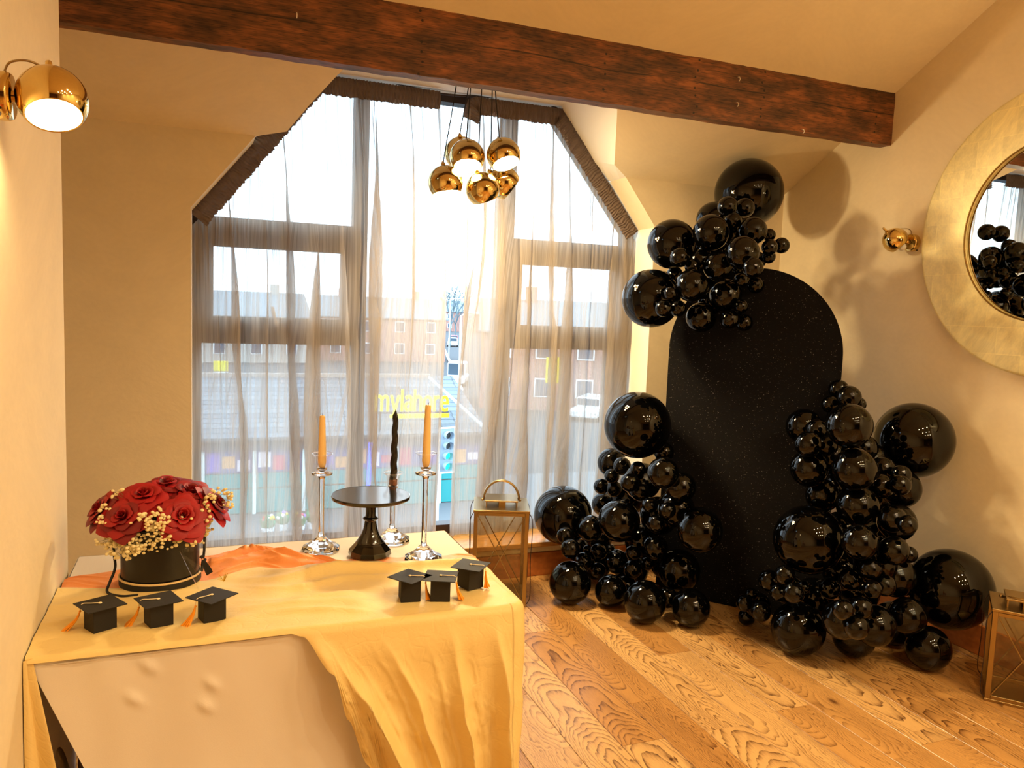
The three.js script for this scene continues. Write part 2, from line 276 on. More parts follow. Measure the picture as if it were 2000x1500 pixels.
voile('curtain', 'left sheer brown curtain reaching from the left jamb to the open middle gap', -0.05, 1.25, (h) => 1.215 + 0.065 * Math.sin(Math.min(1, (1 - h) * 2.2) * Math.PI / 2) - 0.02 * smoothstep(1 - h, 0.6, 1), [[-0.06, 1.966], [0.53, 2.722], [1.215, 2.722]], 0);
voile('curtain', 'right sheer brown curtain behind the brass lantern, its heading drooping at the inner end', 1.37, 2.495, (h) => 1.372 + 0.02 * Math.sin((1 - h) * 5), [[1.345, 2.6], [1.375, 2.7], [1.42, 2.722], [1.955, 2.722], [2.5, 2.06]], 20);
{
  const r = thing('curtain_rail', 'dark thin curtain rail bent along the slanted top of the window', 'rail');
  mesh('rail_bar', tube(railTop.map(([x, y]) => V(x, y - 0.004, ZW + 0.055)).flatMap((p, i, a) => i ? [a[i - 1].clone().lerp(p, 0.5), p] : [p]), 0.006, 120, 8), M.frame, r);
}
// ---------------------------------------------------------------- lamps
// a ball shade cut open at its foot: polar cut angle c, axis = where the opening faces
function ballShade(parent, r, at, axis, on, cut = 0.93) {
  const q = new THREE.Quaternion().setFromUnitVectors(V(0, -1, 0), axis.clone().normalize());
  const pts = (R, c) => Array.from({ length: 41 }, (_, i) => { const a = lerp(0.06, Math.PI - c, i / 40); return [R * Math.sin(a), R * Math.cos(a)]; });
  const rim = r * Math.sin(cut), yr = -r * Math.cos(cut);
  const outer = lathe([...pts(r, cut), [rim - 0.0015, yr - 0.0012], [rim - 0.003, yr]], 64), inner = lathe(pts(r - 0.003, cut), 48);
  const s = mesh('shade', outer, M.brass, parent); s.position.copy(at); s.quaternion.copy(q);
  const li = mesh('lining', inner, M.shadeInside, s);
  li.userData.label = 'white inner lining';
  const b = mesh('bulb', lathe([[0.0005, -0.034], [0.012, -0.032], [0.021, -0.024], [0.0245, -0.012], [0.022, 0], [0.014, 0.016], [0.0125, 0.03], [0.0005, 0.031]].map(([a, y]) => [a * r / 0.075, y * r / 0.075]), 24), on ? M.bulb : M.bulbOff, s);
  b.position.set(0, -r * (on ? 0.04 : 0.62), 0);
  mesh('socket', lathe([[0.0005, 0], [0.014, 0], [0.014, 0.03], [0.0005, 0.03]].map(([a, y]) => [a * r / 0.075, y + r * 0.25]), 20), M.cream, s);
  if (on) {
    const l = new THREE.PointLight(WARM, on); l.castShadow = true; l.shadow.radius = 2; l.name = 'bulb_glow';
    l.position.copy(at).addScaledVector(axis.clone().normalize(), r * 0.14); parent.add(l);
  }
  return s;
}
{
  // cluster pendant in the window bay
  const P = [ // ball centre, direction of the opening, where the cord starts
    [[1.166, 2.257, -3.62], [-0.04, -0.9, 0.36], [1.178, -3.62]], [[1.352, 2.287, -3.63], [0.14, -0.86, 0.42], [1.285, -3.63]], [[1.075, 2.133, -3.66], [0.12, -0.97, 0.12], [1.13, -3.66]],
    [[1.259, 2.118, -3.65], [0.42, -0.88, -0.2], [1.243, -3.66]], [[1.41, 2.18, -3.77], [0.82, -0.56, 0.1], [1.3, -3.68]], [[1.19, 2.303, -3.79], [0.25, -0.8, -0.45], [1.2, -3.69]],
  ];
  const t = thing('pendant_lamp', 'cluster of six shiny brass ball shades hanging on black cords before the window', 'lamp', [1.23, 2.735, -3.66]);
  const local = (x, y, z) => V(x - 1.23, y - 2.735, z + 3.66);
  mesh('canopy', lathe([[0.0005, -0.03], [0.075, -0.03], [0.08, -0.025], [0.08, 0.0], [0.0005, 0]], 40), M.antique, t);
  for (const [c, a, [cx, cz]] of P) {
    const at = local(...c), ax = V(...a).normalize();
    ballShade(t, 0.083, at, ax, PENDANT);
    const top = at.clone().addScaledVector(ax, -0.083), from = local(cx, 2.71, cz);
    mesh('cord', tube([from, from.clone().lerp(top, 0.5), top.clone().add(V(0, 0.02, 0)), top], 0.0028, 20, 6), M.cord, t);
    const f = mesh('ferrule', lathe([[0.0005, 0], [0.012, 0], [0.009, 0.012], [0.004, 0.02], [0.0005, 0.02]], 16), M.brass, t); f.position.copy(top); f.quaternion.setFromUnitVectors(V(0, 1, 0), ax.clone().negate());
  }
}
function sconce(label, wallX, side, y, z, globe, axis, on) {   // side: +1 when the wall lies on the -x side
  const t = thing('wall_lamp', label, 'lamp', [wallX, y, z]);
  const plate = lathe([[0.0005, 0], [0.043, 0], [0.045, 0.003], [0.045, 0.026], [0.04, 0.034], [0.0005, 0.034]], 48); plate.rotateZ(-side * Math.PI / 2);
  mesh('wall_plate', plate, M.brass, t);
  const g = V(...globe).sub(V(wallX, y, z)), d = g.clone().normalize();
  mesh('arm', rod(d.clone().multiplyScalar(0.03), g.clone().addScaledVector(d, -0.05), 0.011, 16), M.brass, t);
  for (const s of [-1, 1]) { const sc = mesh('screw', new THREE.SphereGeometry(0.0045, 10, 8), M.frame, t); sc.position.set(side * 0.018, s * 0.02 - 0.02, 0.0 + 0.044 * Math.sqrt(1 - 0.2)); }
  ballShade(t, 0.063, g, V(...axis), on);
  const up = V(...axis).normalize().negate(), top = g.clone().addScaledVector(up, 0.063);
  const kn = mesh('finial', lathe([[0.0005, 0], [0.011, 0], [0.007, 0.006], [0.005, 0.012], [0.0065, 0.018], [0.006, 0.026], [0.0005, 0.029]], 20), M.brass, t); kn.position.copy(top); kn.quaternion.setFromUnitVectors(V(0, 1, 0), up);
  mesh('lead', tube([V(side * 0.02, 0.043, 0), V(side * 0.03, 0.062, 0.002), V(side * 0.06, 0.07, 0), top.clone().addScaledVector(up, 0.004)], 0.0022, 24, 6), M.antique, t);
}
sconce('lit brass ball wall lamp on the left wall above the table', XL, 1, 1.912, -1.77, [-0.268, 1.916, -1.77], [0.13, -0.86, 0.44], SCONCE);
sconce('unlit brass ball wall lamp on the right wall beside the round mirror', XR, -1, 1.968, -3.075, [3.335, 1.978, -3.1], [0.55, -0.62, 0.35], 0);
sconce('lit brass ball wall lamp turned up, on the far side of the round mirror', XR, -1, 1.968, -1.645, [3.335, 1.985, -1.645], [-0.3, 0.9, -0.2], 1.6);
// rows of recessed spots in the flat ceiling behind the camera; they show as points of light on the balloons
const spotAt = [];
for (const z of [-0.55, 0.7, 2.2]) for (const x of [1.7, 2.4, 3.0]) spotAt.push([x, z]);
spotAt.forEach(([x, z], i) => {
  const t = thing('ceiling_downlight', 'small round recessed ceiling spot in the flat ceiling behind the camera', 'lamp', [x, YC, z], 0, 'recessed ceiling spots');
  mesh('bezel', lathe([[0.042, -0.001], [0.044, -0.006], [0.056, -0.006], [0.06, 0], [0.042, 0]], 32), M.cream, t);
  const d = new THREE.CircleGeometry(0.042, 24); d.rotateX(Math.PI / 2); const e = mesh('led_disc', d, M.led, t); e.position.y = -0.0015;
  const l = new THREE.SpotLight(WARM, DOWNLIGHT, 0, 1.47, 0.7); l.name = 'spot_beam'; l.castShadow = true; l.shadow.radius = 1.6; l.position.set(0, -0.012, 0); l.target.position.set(0, -1, 0); t.add(l, l.target);
});
// ---------------------------------------------------------------- table, its cover, the yellow drape and the orange runner
const TX0 = -0.352, TX1 = 0.816, TZ0 = -2.66, TZ1 = -1.93, TY = 0.74;
{
  const t = thing('folding_table', 'small rectangular folding table under the white stretch cover', 'table', [0, 0, 0]);
  mesh('tabletop', rbox(TX0 + 0.01, TX1 - 0.01, 0.7, 0.735, TZ0 + 0.01, TZ1 - 0.01, 0.008), std(0xd9d2c6, 0.5), t);
  const leg = std(0x4a2415, 0.4);
  for (const [x, z] of [[TX0 + 0.07, TZ1 - 0.27], [TX0 + 0.07, TZ0 + 0.1], [TX1 - 0.07, TZ1 - 0.1], [TX1 - 0.07, TZ0 + 0.1]]) mesh('leg', rbox(x - 0.018, x + 0.018, 0, 0.7, z - 0.018, z + 0.018, 0.005), leg, t);
}
{
  // stretch cover: top, and four sides that are drawn in between the corners
  const t = thing('tablecloth', 'plain white stretch cover fitted tightly over the folding table', 'tablecloth', [0, 0, 0]);
  const top = grid(60, 36, (u, v) => ({ x: lerp(TX0, TX1, u), y: TY + 0.0012 * N2(u * 6, v * 4), z: lerp(TZ0, TZ1, v), u: u * 1.2, v: v * 0.73 }));
  mesh('cover_top', top, M.cloth, t);
  const pull = (h) => 0.165 * Math.pow(Math.sin(Math.PI * clamp(h, 0, 1) * 0.62), 1.15);    // h: 0 at the top edge, 1 at the floor
  const dents = [[-0.147, 0.616], [0.022, 0.627], [0.008, 0.572], [-0.115, 0.69]];
  mesh('front_panel', grid(110, 80, (u, v) => {
    const inset = pull(v), x = lerp(TX0 - 0.004 + inset, TX1 - 0.004 - inset, u), y = lerp(TY, 0.02, v), e = 0.012 * (1 - smoothstep(v, 0, 0.03));
    let z = TZ1 + 0.008 - e * 0.6 - 0.02 * Math.sin(Math.PI * v) * Math.sin(Math.PI * u) + 0.0035 * N2(x * 7, y * 2.5) + 0.004 * v * Math.sin(x * 21 + y * 4);
    for (const [a, b] of dents) { const dx = x - a, dy = y - b; z += 0.008 * Math.exp(-((dx * 0.8 + dy * 0.5) ** 2 / 1.3e-4 + (dy * 0.85 - dx * 0.4) ** 2 / 3.6e-4)); }
    return { x, y, z, u: x, v: y };
  }), M.cloth, t);
  mesh('front_hem', tube(Array.from({ length: 12 }, (_, i) => V(lerp(TX0 - 0.004, 0.3, i / 11), TY - 0.012 - 0.006 * (1 - i / 11), TZ1 + 0.006)), 0.0028, 40, 6), M.cloth, t);
  for (const [x, s] of [[TX0 - 0.003, -1], [TX1 + 0.003, 1]]) mesh('side_panel', grid(50, 40, (u, v) => { const inset = pull(v) * 0.7, arch = 0.34 * Math.sin(Math.PI * Math.pow(u, 0.8)) , y = lerp(TY, 0.02 + arch, v); return { x: x - s * 0.035 * Math.sin(Math.PI * v) * Math.sin(Math.PI * u), y, z: lerp(TZ1 - inset * 0.2, TZ0 + inset, u), u: u * 0.7, v: y }; }), M.cloth, t);
  mesh('back_panel', grid(50, 20, (u, v) => { const inset = pull(v); return { x: lerp(TX0 + inset, TX1 - inset, u), y: lerp(TY, 0.02, v), z: TZ0 - 0.004, u: u * 1.2, v }; }), M.cloth, t);
}
// back edge of the yellow cloth on the table top, and the height of its folds
const curve = (pts) => (x) => { let i = 0; while (i < pts.length - 2 && x > pts[i + 1][0]) i++; const [a, b] = pts[i], [c, d] = pts[i + 1]; const q = clamp((x - a) / (c - a), 0, 1); return b + (d - b) * (q * q * (3 - 2 * q)); };
const drapeBack = curve([[-0.37, -2.37], [-0.2, -2.33], [0, -2.33], [0.15, -2.41], [0.24, -2.36], [0.44, -2.33], [0.6, -2.31], [0.8, -2.29], [0.9, -2.29]]);
const ridge = (a) => Math.pow(1 - Math.abs(Math.sin(a)), 1.6);
function topFold(x, z) {
  const right = smoothstep(x, 0.02, 0.3), w = 0.35 * N2(x * 2.2, z * 2.4);
  const d = (z + 2.33) * 1 - (x - 0.1) * 0.18;
  return 0.004 + 0.002 * N2(x * 8, z * 11) + right * (1 - smoothstep(z, -2.17, -2.09) * smoothstep(x, 0.36, 0.46)) * (0.03 * ridge(d * 13 + w * 3) * (0.65 + 0.4 * N2(x * 2, z * 3 + 4)) + 0.01 * ridge(d * 27 + w * 5 + 1)) + (1 - right) * 0.004 * ridge(z * 17 + w * 4);
}
{
  // the cloth runs from its back edge over the top, over the front and right edges, and hangs down
  const t = thing('drape_cloth', 'pale yellow cloth spread over the table front and falling in folds at the right', 'cloth', [0, 0, 0]);
  const XC = 0.834, ZF = TZ1 + 0.02, RC = 0.05, Lf = XC - RC - TX0 + 0.012, La = RC * Math.PI / 2, Ls = 0.3, tot = Lf + La + Ls;
  const edge = (q) => { // a point of the table's edge and its outward normal
    if (q < Lf) return [TX0 - 0.012 + q, ZF, 0, 1];
    if (q < Lf + La) { const a = (q - Lf) / RC; return [XC - RC + RC * Math.sin(a), ZF - RC + RC * Math.cos(a), Math.sin(a), Math.cos(a)]; }
    return [XC, ZF - RC - (q - Lf - La), 1, 0];
  };
  const hang = curve([[-1, 0.022], [0.2, 0.022], [0.225, 0.03], [0.29, 0.12], [0.318, 0.25], [0.359, 0.38], [0.41, 0.69], [2, 0.69]]);
  const NT = 46, NH = 70, NV = NT + NH;
  const g = grid(330, NV, (u, v) => {
    const q = u * tot, j = Math.round(v * NV), [ex, ez, nx, nz] = edge(q), xq = TX0 - 0.012 + Math.min(q, Lf + La);
    const RE = 0.02;
    if (j <= NT) {
      const w = j / NT, bx = Math.min(ex, XC - 0.03) - 0.1 * smoothstep(q, Lf - 0.1, tot), bz = Math.min(drapeBack(bx), ez - 0.02);
      const x = lerp(bx, ex - nx * RE, w), z = lerp(bz, ez - nz * RE, w), e = smoothstep(w, 0.8, 1);
      return { x, y: TY + 0.004 + topFold(x, z) * (1 - 0.75 * e) * smoothstep(w, -0.02, 0.05), z, u: x, v: z };
    }
    const L = hang(ex), h = Math.pow((j - NT) / NH, 1.6), d = L * h, arc = RE * Math.PI / 2, an = Math.min(1, d / arc) * Math.PI / 2, round = smoothstep(d, 0.01, 0.09);
    const drop = RE * (1 - Math.cos(an)) + Math.max(0, d - arc), out = -RE + RE * Math.sin(an);
    const lean = 1 - smoothstep(q, 0.75, 1.18), qs = q - (0.42 * lean + 0.06) * d + 0.02 * N2(q * 3 + 2, d * 2.5), wob = 0.006 * N2(q * 11, d * 7);
    const proud = 0.014 * smoothstep(q, 0.52, 0.7) * (1 - 0.6 * nx) * smoothstep(d, 0, 0.1), amp = 0.05 * smoothstep(d, 0.02, 0.3) * (q > 0.5 ? 1 : smoothstep(q, 0.2, 0.5));
    const cr = (a, b, k) => 1 - Math.min(1, Math.abs(N2(a, b)) * k);
    const f = ridge((qs + wob) * Math.PI / 0.165 + 0.9) * (0.75 + 0.6 * N2(qs * 6, 2)) + 0.3 * ridge((qs - wob) * Math.PI / 0.074 + 0.4) * (0.5 + 0.5 * N2(qs * 9, 7)) + 0.16 * N2(q * 7, d * 5 + 3) + 0.09 * cr(q * 6 + d * 5, d * 7 - q * 3, 7) + 0.06 * cr(q * 13 - d * 4, d * 10, 6);
    const roll = L > 0.03 && q < 0.8 ? 0.016 * Math.exp(-Math.pow((ex - 0.24 - d * 0.36) / 0.022, 2)) * round : 0;
    const o = out + amp * (1 - 0.6 * nx) * f + roll + proud, shift = 0.09 * d * lean;
    return { x: ex + nx * o + shift * nz, y: TY + 0.004 + topFold(ex - nx * RE, ez - nz * RE) * 0.25 * (1 - round) - drop, z: ez + nz * o, u: ex + (nx ? q : 0), v: -d };
  });
  mesh('draped_sheet', g, M.drape, t);
  // its left corner hangs down between the table and the wall
  mesh('hanging_corner', grid(24, 40, (u, v) => { const d = 0.315 * v - 0.012 * Math.sin(u * 9) * v; return { x: TX0 - 0.0125 + u * (0.012 + 0.055 * v) + 0.004 * Math.sin(u * 8), y: TY + 0.004 - d, z: TZ1 + 0.022 - 0.012 * u * (1 - v) + 0.01 * Math.sin(u * 7 + 1) * v + (v > 0.93 ? 0.004 * N2(u * 12, 1) : 0), u: u * 0.1, v: d }; }), M.drape, t);
}
{
  const t = thing('table_runner', 'crumpled orange chiffon runner lying along the table behind the yellow cloth', 'runner', [0, 0, 0]);
  const back = curve([[-0.37, -2.46], [-0.22, -2.5], [-0.01, -2.565], [0.15, -2.62], [0.3, -2.5], [0.4, -2.43], [0.55, -2.41], [0.7, -2.39], [0.87, -2.37]]);
  mesh('runner_sheet', grid(260, 40, (u, v) => {
    const x = lerp(-0.362, 0.828, u), zf = drapeBack(x) - 0.003, zb = back(x) + 0.015 * N2(x * 9, 2), z = lerp(zb, zf, v), w = 0.4 * N2(x * 3.5, v * 1.5);
    const lift = Math.sin(Math.PI * (0.04 + v * 0.9)), bunch = 0.55 + 0.6 * Math.exp(-Math.pow((x - 0.2) / 0.16, 2)) - 0.3 * smoothstep(x, 0.45, 0.8);
    const near = [[-0.11, -2.36, 0.125], [0.501, -2.443, 0.088], [0.656, -2.359, 0.078], [0.36, -2.54, 0.078]].reduce((m, [a, b, r]) => m * smoothstep(Math.hypot(x - a, z - b), r, r + 0.05), 1);
    const y = TY + 0.0025 + near * lift * bunch * (0.008 + 0.02 * ridge(v * 7 + w * 4 + x * 5) + 0.014 * ridge(v * 12 - x * 9 + w * 6)) * (x < 0.02 ? 0.5 : 1);
    const over = Math.max(0, Math.abs(x - 0.232) - 0.582);
    return { x, y: y - over * 0.4, z: z + 0.01 * Math.sin(x * 30 + v * 5) * lift, u: x, v: z };
  }), M.runner, t);
}
// ---------------------------------------------------------------- things on the table
function candlestick(label, candleLabel, [x, z], h, kind, candleH, lean) {
  const t = thing('candlestick', label, 'candlestick', [x, TY + 0.003, z]);
  const base = lathe([[0.0005, 0], [0.06, 0], [0.062, 0.004], [0.06, 0.012], [0.045, 0.019], [0.026, 0.032], [0.013, 0.046], [0.0005, 0.046]], 12);
  mesh('foot', base.toNonIndexed(), M.glass, t).geometry.computeVertexNormals();
  mesh('stem', lathe([[0.0005, 0.046], [0.011, 0.046], [0.0085, 0.06], [0.0085, h - 0.085], [0.012, h - 0.075], [0.0005, h - 0.075]], 16), M.glass, t);
  const thin = M.thinGlass;
  mesh('drip_ring', lathe([[0.0005, h - 0.0745], [0.01, h - 0.0745], [0.032, h - 0.068], [0.034, h - 0.064], [0.03, h - 0.062], [0.012, h - 0.057], [0.0005, h - 0.057]], 32), M.glass, t);
  mesh('cup', lathe([[0.0005, h - 0.0565], [0.01, h - 0.0565], [0.02, h - 0.045], [0.0225, h - 0.012], [0.034, h], [0.032, h + 0.001], [0.019, h - 0.012], [0.0165, h - 0.04], [0.0005, h - 0.042]], 32), thin, t);
  mesh('cup_rim', new THREE.TorusGeometry(0.0328, 0.0014, 8, 48).rotateX(Math.PI / 2).translate(0, h, 0), M.glass, t);
  mesh('cup_base', lathe([[0.0005, h - 0.057], [0.009, h - 0.057], [0.016, h - 0.051], [0.0175, h - 0.046], [0.0005, h - 0.0445]], 24), M.glass, t);
  const c = thing('candle', candleLabel, 'candle', [x, TY + 0.003 + h - 0.044, z]);
  c.rotation.set(lean[1], 0, lean[0]);
  if (kind === 'twist') {
    mesh('wax', grid(48, 160, (u, v) => { const a = u * 2 * Math.PI, y = v * candleH, tp = lerp(1, 0.72, v) * (1 - smoothstep(v, 0.9, 1) * 0.93), tw = v * 30, r = 0.0118 * tp * (1 + 0.17 * Math.cos(3 * a + tw * 1.0)); return { x: r * Math.cos(a), y, z: r * Math.sin(a) }; }), M.blackWax, c);
    mesh('foil', lathe([[0.0135, 0.002], [0.0142, 0.004], [0.0138, 0.014], [0.0145, 0.02], [0.0135, 0.021]], 24), std(0x7a4a26, 0.3, { metalness: 0.6, side: THREE.DoubleSide }), c);
  } else {
    mesh('wax', lathe([[0.0005, 0], [0.009, 0], [0.0125, 0.014], [0.0132, 0.02], [0.0125, 0.05], [0.0092, candleH - 0.004], [0.0075, candleH], [0.003, candleH + 0.0005], [0.0005, candleH - 0.001]], 32), M.wax, c);
    mesh('wick', rod(V(0, candleH - 0.001, 0), V(0.001, candleH + 0.007, 0), 0.0009, 6), M.cord, c);
  }
}
candlestick('clear glass candlestick left of the black cake stand', 'ivory taper candle in the left glass candlestick', [0.36, -2.54], 0.318, 'taper', 0.168, [0.01, 0]);
candlestick('shortest clear glass candlestick, behind the black cake stand', 'black twisted candle in the shortest glass candlestick', [0.603, -2.577], 0.238, 'twist', 0.262, [-0.012, 0]);
candlestick('tallest clear glass candlestick right of the black cake stand', 'ivory taper candle in the tallest candlestick at the right', [0.656, -2.359], 0.345, 'taper', 0.196, [-0.008, 0]);
{
  const t = thing('cake_stand', 'black cake stand with a round plate on a turned pedestal', 'cake stand', [0.501, TY + 0.006, -2.443]);
  const foot = lathe([[0.0005, 0], [0.066, 0], [0.069, 0.004], [0.066, 0.018], [0.048, 0.038], [0.045, 0.042], [0.0005, 0.042]], 10).toNonIndexed(); foot.computeVertexNormals();
  mesh('foot', foot, M.standBlack, t);
  mesh('pedestal', lathe([[0.0005, 0.041], [0.043, 0.041], [0.045, 0.044], [0.04, 0.05], [0.028, 0.07], [0.021, 0.09], [0.0185, 0.11], [0.019, 0.114], [0.024, 0.117], [0.025, 0.12], [0.021, 0.124], [0.016, 0.126], [0.0155, 0.18], [0.02, 0.183], [0.0005, 0.183]], 40), M.standBlack, t);
  mesh('plate', lathe([[0.0005, 0.183], [0.118, 0.183], [0.124, 0.186], [0.1245, 0.194], [0.1235, 0.1965], [0.121, 0.1955], [0.0005, 0.1955]], 96), std(0x0d0b0b, 0.16, { clearcoat: 0.8, clearcoatRoughness: 0.12 }), t);
}
// graduation cap boxes: a cube, a mortarboard lid, a button and a tassel
function capBox(label, [x, z], turn, boardTurn, dir, hangOut, y = TY + 0.006) {
  const t = thing('cap_box', label, 'gift box', [x, y, z], turn, 'graduation cap boxes on the table');
  const h = 0.061, a = 0.027;
  mesh('box', rbox(-a, a, 0, h, -a, a, 0.0012), M.card, t);
  const lid = mesh('mortarboard', rbox(-0.0445, 0.0445, 0, 0.0022, -0.0445, 0.0445, 0.0008), M.card, t); lid.position.y = h + 0.0005; lid.rotation.y = boardTurn - turn;
  const b = mesh('button', new THREE.SphereGeometry(0.0042, 16, 10), M.cream, t); b.scale.y = 0.5; b.position.y = h + 0.0042;
  const d = V(Math.sin(dir - turn), 0, Math.cos(dir - turn)), e = d.clone().multiplyScalar(0.04), o = (s, yy, k = 0) => d.clone().multiplyScalar(s).add(V(k * d.z, yy, -k * d.x));
  mesh('tassel_cord', tube([V(0, h + 0.0045, 0), o(0.02, h + 0.0045), o(0.039, h + 0.004), o(0.043, h - 0.004), o(0.044, h - 0.014)], 0.0012, 24, 6), M.cream, t);
  const strands = [];
  for (let i = 0; i < 44; i++) { const k = ran(-1, 1), s = ran(-1, 1), l = ran(0.9, 1.05); strands.push(tube([o(0.044, h - 0.013), o(0.0445 + 0.002 * s + hangOut * 0.2, h - 0.03, 0.003 * k), o(0.0455 + 0.003 * s + hangOut * 0.6, h - 0.047 * l, 0.0065 * k), o(0.047 + 0.007 * s + hangOut, Math.max(0.002, h - 0.062 * l), 0.011 * k)], 0.0015, 10, 5)); }
  const f = mesh('tassel', strands, M.gold, t); f.userData.label = 'orange silky tassel fringe';
  mesh('tassel_knot', (() => { const g = new THREE.SphereGeometry(0.0028, 12, 8); g.translate(...o(0.044, h - 0.014).toArray()); return g; })(), M.gold, t);
}
const G2 = Math.PI / 180;
capBox('black cap box with orange tassel nearest the left wall, left row', [-0.228, -2.043], -31 * G2 * 0 + 0.51, 0.5, -1.7, 0.03);
capBox('black cap box with orange tassel, middle of the left row before the flower box', [-0.1, -2.035], 0.33, 0.37, -1.62, 0.022);
capBox('black cap box with orange tassel at the right end of the left row', [0.022, -2.03], 0.26, 0.75, -1.05, 0.022);
capBox('black cap box with orange tassel leftmost of the right row on the drape', [0.528, -2.03], -0.12, -0.95, 1.15, 0.004, TY + 0.008);
capBox('black cap box with orange tassel in the middle of the right row on the drape', [0.61, -2.01], -0.3, -0.42, 1.1, 0.012, TY + 0.008);
capBox('black cap box with orange tassel nearest the brass lantern, end of the right row', [0.715, -2.065], 0.35, -0.5 + 1.35, 1.0, 0.003, TY + 0.012);
{
  // wooden chair in the near left corner; only the tip of its back is in the picture
  const t = thing('wooden_chair', 'orange-brown wooden chair back tip in the bottom left corner by the wall', 'chair', [-0.285, 0, -0.95], 0);
  const c = std(0xe07a1e, 0.32, { map: M.trimWood.map }), seat = std(0xb04a16, 0.6);
  const rail = new THREE.ExtrudeGeometry(new THREE.Shape([[-0.27, 0.8], [0.085, 0.8], [0.105, 0.95], [0.098, 0.985], [0.085, 1.0], [0.04, 0.975], [-0.27, 0.965]].map((p) => new THREE.Vector2(...p))), { depth: 0.022, bevelEnabled: true, bevelSize: 0.004, bevelThickness: 0.004, bevelSegments: 2 });
  rail.scale(0.2, 1, 1); rail.translate(0.06, 0, -0.03); mesh('top_rail', rail, c, t);
  mesh('seat', rbox(-0.07, 0.08, 0.43, 0.47, -0.02, 0.4, 0.01), seat, t);
  for (const [x, z, y] of [[-0.055, -0.015, 0.82], [0.065, -0.015, 0.82], [-0.055, 0.38, 0.43], [0.065, 0.38, 0.43]]) mesh('leg', rbox(x - 0.014, x + 0.014, 0, y, z - 0.014, z + 0.014, 0.004), c, t);
}
// ---------------------------------------------------------------- rose bouquet in a round black box
const BX = -0.11, BZ = -2.36, BY = TY + 0.007;
{
  const t = thing('hat_box', 'round black flower box with a cream rim line and rope handles', 'box', [BX, BY, BZ]);
  mesh('lid', lathe([[0.0005, 0], [0.106, 0], [0.107, 0.002], [0.107, 0.021], [0.1045, 0.0225], [0.0005, 0.0225]], 80), M.card, t);
  mesh('rim_line', lathe([[0.1065, 0.0195], [0.1085, 0.021], [0.1082, 0.0245], [0.1045, 0.0255], [0.1035, 0.023]], 80), std(0xe2c48e, 0.4), t);
  mesh('drum', lathe([[0.0005, 0.023], [0.101, 0.023], [0.102, 0.03], [0.102, 0.168], [0.1, 0.17], [0.098, 0.168], [0.098, 0.12], [0.0005, 0.12]], 80), std(0x15100c, 0.42), t);
  const rope = std(0x0e0c10, 0.6);
  mesh('handle', tube([V(-0.098, 0.15, 0.02), V(-0.112, 0.15, 0.022), V(-0.116, 0.1, 0.024), V(-0.113, 0.055, 0.026), V(-0.125, 0.02, 0.05), V(-0.128, 0.006, 0.075), V(-0.09, 0.004, 0.115), V(-0.05, 0.004, 0.118)], 0.0036, 70, 8), rope, t);
  mesh('handle', tube([V(0.098, 0.15, 0.02), V(0.111, 0.15, 0.02), V(0.115, 0.09, 0.02), V(0.11, 0.05, 0.03), V(0.108, 0.03, 0.04), V(0.113, 0.045, 0.02), V(0.118, 0.055, 0.01)], 0.0036, 50, 8), rope, t);
  mesh('foam', lathe([[0.0005, 0.12], [0.097, 0.12], [0.1, 0.15], [0.085, 0.2], [0.05, 0.228], [0.0005, 0.236]], 32), std(0x1c2412, 0.9), t);
}
const roseReds = [std(0x9c040c, 0.55, { side: THREE.DoubleSide, sheen: 0.15, sheenColor: new THREE.Color(0.8, 0.02, 0.03), sheenRoughness: 0.4 }), std(0x7a0209, 0.55, { side: THREE.DoubleSide, sheen: 0.15, sheenColor: new THREE.Color(0.7, 0.02, 0.03), sheenRoughness: 0.4 }), std(0xa8060e, 0.55, { side: THREE.DoubleSide, sheen: 0.15, sheenColor: new THREE.Color(0.9, 0.02, 0.03), sheenRoughness: 0.4 })];
const leafGreen = std(0x2e3d14, 0.6, { side: THREE.DoubleSide });
// one petal: a cupped sheet that leans out by "open" and curls its lip over
function petal(r0, r1, h, half, curl, tip) {
  return grid(12, 10, (u, v) => {
    const s = u * 2 - 1, w = half * Math.sin(Math.PI * Math.min(0.5, 0.16 + v * 0.5)) * (1 - 0.22 * Math.pow(v, 6)), a = s * w, edge = 1 - 0.2 * Math.pow(Math.abs(s), 3) * v + tip * Math.max(0, 1 - Math.abs(s) * 2.5) * v;
    const vv = v * edge, r = lerp(r0, r1, Math.pow(vv, 1.5)) + curl * 0.5 * Math.pow(vv, 6), y = h * Math.sin(vv * Math.PI / 2) - curl * Math.pow(vv, 5) * (0.6 + 0.5 * s * s);
    return { x: r * Math.sin(a), y, z: r * Math.cos(a) };
  });
}
const petalKinds = [petal(0.002, 0.006, 0.036, 1.9, 0, 0), petal(0.004, 0.013, 0.037, 1.25, 0.001, 0.03), petal(0.006, 0.024, 0.035, 1.0, 0.004, 0.05), petal(0.008, 0.037, 0.035, 1.0, 0.007, 0.05), petal(0.01, 0.05, 0.031, 1.0, 0.011, 0.06), petal(0.012, 0.058, 0.023, 0.95, 0.013, 0.07)];
const rosePlan = [[0, 2], [1, 4], [2, 5], [3, 6], [4, 6], [5, 5]];
